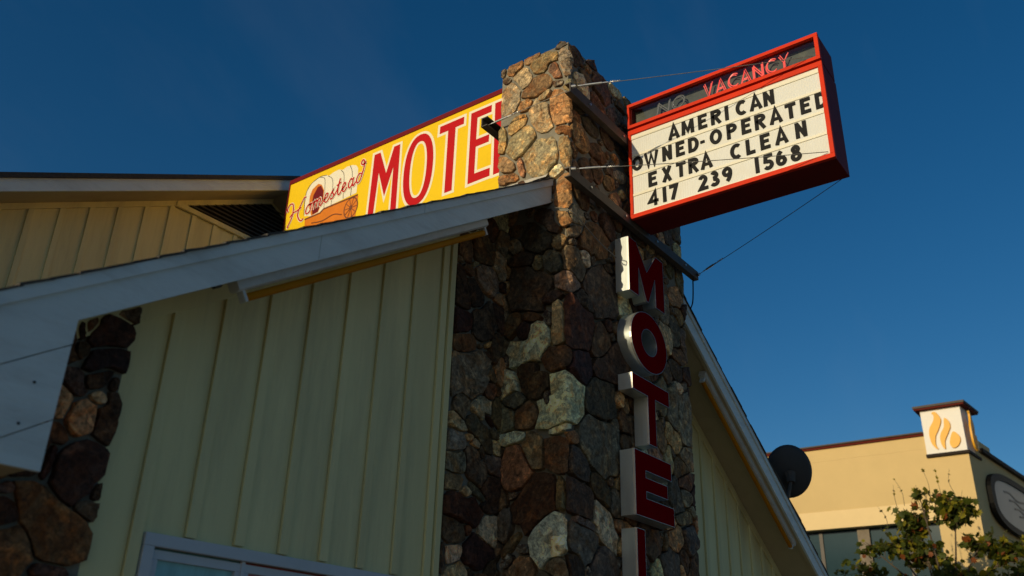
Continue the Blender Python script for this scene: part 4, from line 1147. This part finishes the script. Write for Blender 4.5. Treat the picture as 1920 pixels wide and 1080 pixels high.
def guy(label, a, b, tb, sag=0.01, group="guy wires bracing the marquee"):
    a = Vector(a); b = Vector(b)
    o = empty("guy_wire", a, label, "wire", group)
    pts = []
    for i in range(13):
        t_ = i / 12; p = a.lerp(b, t_); p.z -= sag * 4 * t_ * (1 - t_); pts.append(p)
    MB().tube(pts, 0.0034, 6).build("cable", M['wire'], o)
    d = (b - a).normalized(); c0 = a + d * tb[0]; c1 = a + d * tb[1]
    up = d.orthogonal().normalized()
    k_ = MB()
    k_.tube([c0, c1], [0.010, 0.010], 8)
    k_.tube([c0 - d * 0.05, c0], 0.0062, 6); k_.tube([c1, c1 + d * 0.05], 0.0062, 6)
    k_.build("turnbuckle", M['galv'], o)
    # wrapped tail of the wire
    k_ = MB(); pts = []
    for i in range(25):
        an = i * 1.6; pts.append(c1 + d * (0.06 + i * 0.004) + (up * math.cos(an) + d.cross(up) * math.sin(an)) * 0.008)
    k_.tube(pts, 0.0028, 5); k_.build("wire_wrap", M['galv'], o)
    MB().tube([a - d * 0.02, a + d * 0.02], 0.016, 8).build("eye_bolt", M['galv'], o)
guy("upper guy wire from the chimney corner to the neon vacancy strip", (-0.10, -0.115, 4.885), (SX0 - 0.012, -1.90, 5.035), (0.09, 0.25))
guy("guy wire crossing in front of the white message board", (-0.10, -0.115, 4.045), (SX0 - 0.012, -1.91, 4.075), (0.10, 0.22))
guy("lower guy wire on the sky side below the marquee", (2.235, -0.115, 4.02), (SX1 - 0.01, -1.90, 4.022), (0.14, 0.26))
guy("rusty tie rod with turnbuckle along the sunlit chimney side", (-0.075, 0.87, 4.87), (-0.10, -0.05, 4.865), (0.12, 0.26), 0.0)
cb = MB().tube([Vector(p) for p in catmull([(-0.03, 0.19, 3.80), (-0.035, 0.06, 3.76), (0.0, -0.05, 3.70), (0.18, -0.075, 3.62), (0.40, -0.07, 3.58), (0.66, -0.065, 3.56)], 8)], 0.0048, 6)
tag(cb.build("power_cable", M['wire'], smooth=True), "pale power cable sagging from the rake to the letter M", "cable")
cb = MB().tube([Vector(p) for p in catmull([(2.20, -0.07, 3.98), (2.21, -0.06, 3.85), (2.205, -0.05, 3.72), (2.15, -0.05, 3.63)], 8)], 0.007, 6)
tag(cb.build("power_cable", M['black'], smooth=True), "black cable looping down at the right end of the lower beam", "cable")
# ---------------------------------------------------------------- satellite dish on the right slope
dish = empty("satellite_dish", (5.55, 0.46, zt(5.55)), "dark satellite dish standing on the right roof slope", "satellite dish")
dc = Vector((5.80, 0.42, 2.82)); dn = Vector((0.80, 0.42, 0.36)).normalized()
du = Vector((0, 0, 1)); du = (du - dn * du.dot(dn)).normalized(); dv = dn.cross(du)
m_ = MB(); rings = 7; seg = 36; vs = []; fs = []
for k_ in range(rings + 1):
    rr = k_ / rings
    for i in range(seg):
        a = 2 * math.pi * i / seg
        vs.append(tuple(dc + dv * (0.285 * rr * math.cos(a)) + du * (0.335 * rr * math.sin(a)) + dn * (0.075 * rr * rr - 0.075)))
for k_ in range(rings):
    for i in range(seg):
        j = (i + 1) % seg
        fs.append((k_ * seg + i, k_ * seg + j, (k_ + 1) * seg + j, (k_ + 1) * seg + i))
m_.add(vs, fs)
ro = m_.build("reflector", M['dish'], dish, smooth=True)
sm = ro.modifiers.new("solid", 'SOLIDIFY'); sm.thickness = 0.008
foot = Vector((5.50, 0.42, zt(5.50)))
MB().tube([foot, foot + Vector((0, 0, 0.30)), dc - dn * 0.16 - du * 0.10], 0.021, 10).build("mast", M['iron'], dish, smooth=True)
MB().tube([dc - dn * 0.17 - du * 0.12, dc - dn * 0.08 - du * 0.02], [0.05, 0.075], 10).build("bracket", M['iron'], dish)
MB().tube([dc - du * 0.33, dc - du * 0.30 + dn * 0.42], 0.012, 8).build("feed_arm", M['dish'], dish)
MB().tube([dc - du * 0.30 + dn * 0.40, dc - du * 0.26 + dn * 0.50], [0.03, 0.035], 10).build("receiver", M['dish'], dish)
MB().box(5.43, 5.57, 0.34, 0.50, zt(5.50) - 0.04, zt(5.50) + 0.03).build("foot_plate", M['galv'], dish)

# ---------------------------------------------------------------- tan restaurant building to the right
XB = 18.0; YC = 0.315
rest = empty("restaurant_building", (24, 5, -H0), "sunlit tan stucco building with red coping and flame logo tower", "building")
def side(x): return YC - 0.0955 * (x - XB)
MB().prism([(XB, YC), (XB, 16), (34, 16), (34, side(34))], 2, 4.74, 6.02).build("upper_wall", M['tan'], rest)
MB().prism([(XB, YC + 0.02), (XB, 16), (20, 16), (20, side(20) + .02)], 2, 6.022, 6.34).build("parapet", M['tan'], rest)
MB().prism([(XB - 0.05, 1.24), (XB - 0.05, 16.05), (20.05, 16.05), (20.05, 1.24)], 2, 6.343, 6.40).build("coping", M['coping'], rest)
MB().prism([(XB - 0.09, 1.25), (XB - 0.09, 16.09), (20.09, 16.09), (20.09, 1.25)], 2, 6.402, 6.435).build("coping_cap", M['coping_top'], rest)
MB().prism([(XB + 0.9, side(18.9) - 0.10), (34, side(34) - 0.10), (34, side(34) + 0.1), (XB + 0.9, side(18.9) + 0.1)], 2, 6.0, 6.10).build("coping", M['darkbase'], rest)
# brighter canopy band over the windows
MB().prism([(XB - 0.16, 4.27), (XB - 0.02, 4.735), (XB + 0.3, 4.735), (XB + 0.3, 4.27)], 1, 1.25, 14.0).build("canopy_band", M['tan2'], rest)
# piers
MB().prism([(XB, YC), (XB, 1.235), (18.9, 1.235), (18.9, side(18.9))], 2, -H0, 4.738).build("corner_pier", M['tan'], rest)
MB().box(XB + 0.05, XB + 0.3, 2.88, 3.17, -H0, 4.268).build("pier", M['pier'], rest)
MB().box(XB + 0.02, XB + 0.3, 14.0, 15.9, -H0, 4.738).build("pier", M['tan'], rest)
for i, y in enumerate((1.98, 4.10, 5.6, 7.1, 8.6, 10.1, 11.6)):
    MB().box(XB + 0.10, XB + 0.19, y - 0.045, y + 0.045, -H0, 4.268).build("mullion", M['mull'], rest)
ys = [1.237, 1.935, 2.878]
for a_, b_ in ((1.237, 1.932), (2.028, 2.878), (3.172, 4.052), (4.148, 5.552), (5.648, 7.052), (7.148, 8.552), (8.648, 10.052), (10.148, 11.552), (11.648, 13.99)):
    MB().box(XB + 0.14, XB + 0.16, a_, b_, -H0 + 0.5, 4.266).build("window_pane", M['bglass'], rest)
MB().box(XB + 0.13, XB + 0.2, 1.237, 14, -H0, -H0 + 0.498).build("window_base", M['mull'], rest)
MB().prism([(18.902, side(18.9) + .03), (18.902, 15.9), (33.9, 15.9), (33.9, side(33.9) + .03)], 2, -H0, 4.737).build("lower_wall", M['tan'], rest)
# logo tower box on the corner
tw = MB().prism([(XB - 0.05, 0.315), (XB - 0.05, 1.232), (18.86, 1.232), (18.86, 0.235)], 2, 5.86, 6.955).build("logo_box", M['logo_white'], rest)
MB().prism([(XB - 0.08, 0.27), (XB - 0.08, 1.25), (18.9, 1.25), (18.9, 0.19)], 2, 5.79, 5.858).build("logo_box_base", M['darkbase'], rest)
MB().prism([(XB - 0.17, 0.20), (XB - 0.17, 1.35), (18.98, 1.35), (18.98, 0.10)], 2, 6.958, 6.998).build("logo_box_cap", M['coping'], rest)
MB().prism([(XB - 0.19, 0.18), (XB - 0.19, 1.37), (19.0, 1.37), (19.0, 0.08)], 2, 7.0, 7.055).build("logo_box_cap", M['coping_top'], rest)
FL = [[(0.97, 6.86), (0.88, 6.88), (0.79, 6.71), (0.8, 6.59), (0.88, 6.42), (0.96, 6.28), (0.99, 6.08), (0.95, 5.95), (1.06, 6.07), (1.1, 6.3), (1.07, 6.49), (0.96, 6.66), (0.93, 6.79)],
      [(0.7, 6.7), (0.61, 6.6), (0.6, 6.46), (0.68, 6.3), (0.77, 6.13), (0.79, 5.94), (0.85, 6.03), (0.87, 6.19), (0.83, 6.34), (0.74, 6.48)],
      [(0.55, 6.34), (0.44, 6.22), (0.43, 6.1), (0.5, 5.98), (0.61, 5.94), (0.67, 6.04), (0.64, 6.19)]]
for s_ in FL:
    c2 = catmull(s_, 5, True)
    MB().prism([(p[0] - 0.012, p[1] - 0.006) for p in c2], 0, XB - 0.052, XB - 0.058).build("flame_edge", M['flame2'], tw)
    MB().prism(c2, 0, XB - 0.060, XB - 0.085).build("flame", M['flame'], tw)
    MB().prism([(XB + 0.02 + (1.15 - p[0]) * 0.9, p[1]) for p in c2], 1, 0.21, 0.165).build("flame", M['flame'], tw)
# large oval sign on the shaded side
def oval(rx, rz, n=48, e=0.62):
    return [(21.7 + rx * math.copysign(abs(math.cos(a)) ** e, math.cos(a)), 4.97 + rz * math.copysign(abs(math.sin(a)) ** e, math.sin(a))) for a in np.linspace(0, 2 * math.pi, n + 1)[:-1]]
oo = oval(2.8, 0.74); oi = oval(2.52, 0.58)
m_ = MB(); n_ = len(oo); vs = []
for d_ in (0.12, 0.0):
    vs += [(p[0], side(p[0]) - d_, p[1]) for p in oo] + [(p[0], side(p[0]) - d_, p[1]) for p in oi]
fs = []
for i in range(n_):
    j = (i + 1) % n_
    fs += [(i, j, n_ + j, n_ + i), (i, 2 * n_ + i, 2 * n_ + j, j), (n_ + j, 3 * n_ + j, 3 * n_ + i, n_ + i)]
ov = m_.add(vs, fs).build("oval_sign_rim", M['oval_rim'], rest)
m_ = MB(); vs = [(p[0], side(p[0]) - 0.09, p[1]) for p in oi]
m_.add(vs, [tuple(range(n_))]).build("oval_sign_face", M['oval_pale'], ov)
for k_, zz in enumerate((5.24, 5.08, 4.92, 4.78)):
    x0 = 20.1 + 0.35 * k_
    pts = catmull([(x0, zz), (x0 + .5, zz + .04), (x0 + 1.1, zz - .05), (x0 + 1.8, zz)], 6)
    m_ = MB(); flat_strokes(m_, [(pts, False)], 0.05, lambda s, t, h: (s, side(s) - 0.092 - h, t), 0, 0.006)
    m_.build("oval_sign_stroke", M['mull'], ov)
# far building glimpsed at the picture edge
far = empty("distant_building", (40, 1.0, -H0), "pale far building with red edge glimpsed past the tan building", "building")
MB().box(38, 52, -8, 0.85, -H0, 10.6).build("wall", M['logo_white'], far)
MB().box(37.9, 52.1, -8.1, 0.95, 10.603, 10.75).build("coping", M['coping'], far)
MB().box(38.3, 51.8, -7.8, 0.55, 10.753, 11.1).build("parapet", M['logo_white'], far)

# ---------------------------------------------------------------- young tree in front of the tan building
def tree(base, clumps, label, seed):
    r = random.Random(seed)
    T = empty("maple_tree", (base[0], base[1], -H0), label, "tree")
    tr = MB()
    trunk = [Vector((base[0], base[1], -H0)), Vector((base[0] + .05, base[1] - .04, -0.3)), Vector((base[0] - .03, base[1] + .03, 0.9)), Vector((base[0] + .02, base[1], 2.1))]
    tr.tube([Vector(p) for p in catmull(trunk, 5)], [0.075 - 0.035 * i / 15 for i in range(16)], 8)
    tr.build("trunk", M['bark'], T, smooth=True)
    br = MB(); lf = MB()
    top = trunk[-1]
    def leaf(p, size):
        # five-lobed leaf, slightly cupped
        nrm = Vector((r.gauss(0, 1), r.gauss(0, 1), r.gauss(0.5, .8))).normalized()
        a = nrm.orthogonal().normalized(); a.rotate(__import__('mathutils').Quaternion(nrm, r.uniform(0, 6.28))); b = nrm.cross(a)
        prof = [(0, -.5, 0), (.22, -.38, .02), (.5, -.1, .06), (.3, .05, .03), (.42, .36, .08), (.12, .28, .02), (0, .62, .10), (-.12, .28, .02), (-.42, .36, .08), (-.3, .05, .03), (-.5, -.1, .06), (-.22, -.38, .02)]
        vs = [tuple(p + a * (q[0] * size) + b * (q[1] * size) + nrm * (q[2] * size)) for q in prof] + [tuple(p)]
        u = r.random()
        lf.add(vs, [(i, (i + 1) % 12, 12) for i in range(12)], 0 if u < .70 else (1 if u < .94 else 2))
    for (c, rad, nleaf, sparse) in clumps:
        c = Vector(c)
        mid = top.lerp(c, 0.5) + Vector((r.uniform(-.1, .1), r.uniform(-.1, .1), -0.12))
        bp = [Vector(p) for p in catmull([top - Vector((0, 0, r.uniform(0.1, .7))), mid, c], 6)]
        br.tube(bp, [0.028 - 0.018 * i / (len(bp) - 1) for i in range(len(bp))], 6)
        nleaf = int(nleaf * 2.7); nt = max(3, nleaf // 7)
        for k_ in range(nt):
            d = Vector((r.gauss(0, 1), r.gauss(0, 1), r.gauss(0.15, 1))).normalized()
            e = c + Vector((d.x * rad[0], d.y * rad[1], d.z * rad[2])) * r.uniform(0.45, 1.0)
            s0 = bp[-1 - r.randrange(4)]
            q = s0.lerp(e, .5) + Vector((r.uniform(-.05, .05), r.uniform(-.05, .05), r.uniform(-.04, .06)))
            tw_ = [Vector(p) for p in catmull([s0, q, e], 4)]
            br.tube(tw_, [0.008 - 0.005 * i / (len(tw_) - 1) for i in range(len(tw_))], 4)
            for _ in range(nleaf // nt):
                t_ = r.uniform(0.3, 1.05); base_p = s0.lerp(e, t_)
                leaf(base_p + Vector((r.gauss(0, .055), r.gauss(0, .055), r.gauss(-.02, .05))), r.uniform(0.10, 0.20) * (0.8 if sparse else 1))
    for (sx_, sy_, sz_, hx) in ((15.0, 1.39, 4.04, 0.52), (15.0, 1.24, 4.1, 0.6), (15.12, 0.49, 4.16, 0.68), (15.0, 0.71, 4.1, 0.75), (15.0, 0.22, 4.23, 0.52), (14.88, 1.63, 3.61, 0.5)):
        sh = [Vector((sx_, sy_, sz_)), Vector((sx_ + r.uniform(-.05, .05), sy_ + r.uniform(-.02, .08), sz_ + hx * .5)), Vector((sx_, sy_ + r.uniform(0, .14), sz_ + hx))]
        br.tube([Vector(q) for q in catmull(sh, 4)], [.007 - .004 * i / 8 for i in range(9)], 4)
        for _ in range(3): leaf(sh[1].lerp(sh[2], r.random()), r.uniform(.05, .08))
    br.build("branches", M['bark'], T, smooth=True)
    lf.build("crown", [M['leaf'], M['leaf_y'], M['leaf_r']], T)
    return T
CL = [((14.9, 2.0, 3.25), (.35, .5, .3), 26, True), ((15.0, 1.14, 3.79), (0.42, 0.52, 0.32), 80, False),
      ((15.12, 0.29, 4.0), (0.45, 0.5, 0.42), 123, False),
      ((14.88, 0.89, 4.23), (0.27, 0.5, 0.27), 18, True),
      ((15.0, -0.13, 3.26), (0.5, 0.57, 0.3), 44, False),
      ((14.75, 1.48, 3.26), (0.52, 0.62, 0.37), 59, True),
      ((15.25, -0.63, 3.11), (0.47, 0.55, 0.37), 71, False),
      ((15.0, 0.99, 3.13), (0.52, 0.62, 0.42), 71, False),
      ((14.88, 2.36, 2.88), (0.37, 0.62, 0.32), 39, True),
      ((15.12, 0.37, 2.55), (0.62, 0.87, 0.37), 104, False),
      ((15.0, 1.61, 2.42), (0.62, 0.75, 0.37), 104, False),
      ((15.0, -0.75, 2.49), (0.5, 0.5, 0.37), 65, False)]
tree((15.0, 0.68), CL, "young maple tree with some yellowing leaves before the tan building", 9)
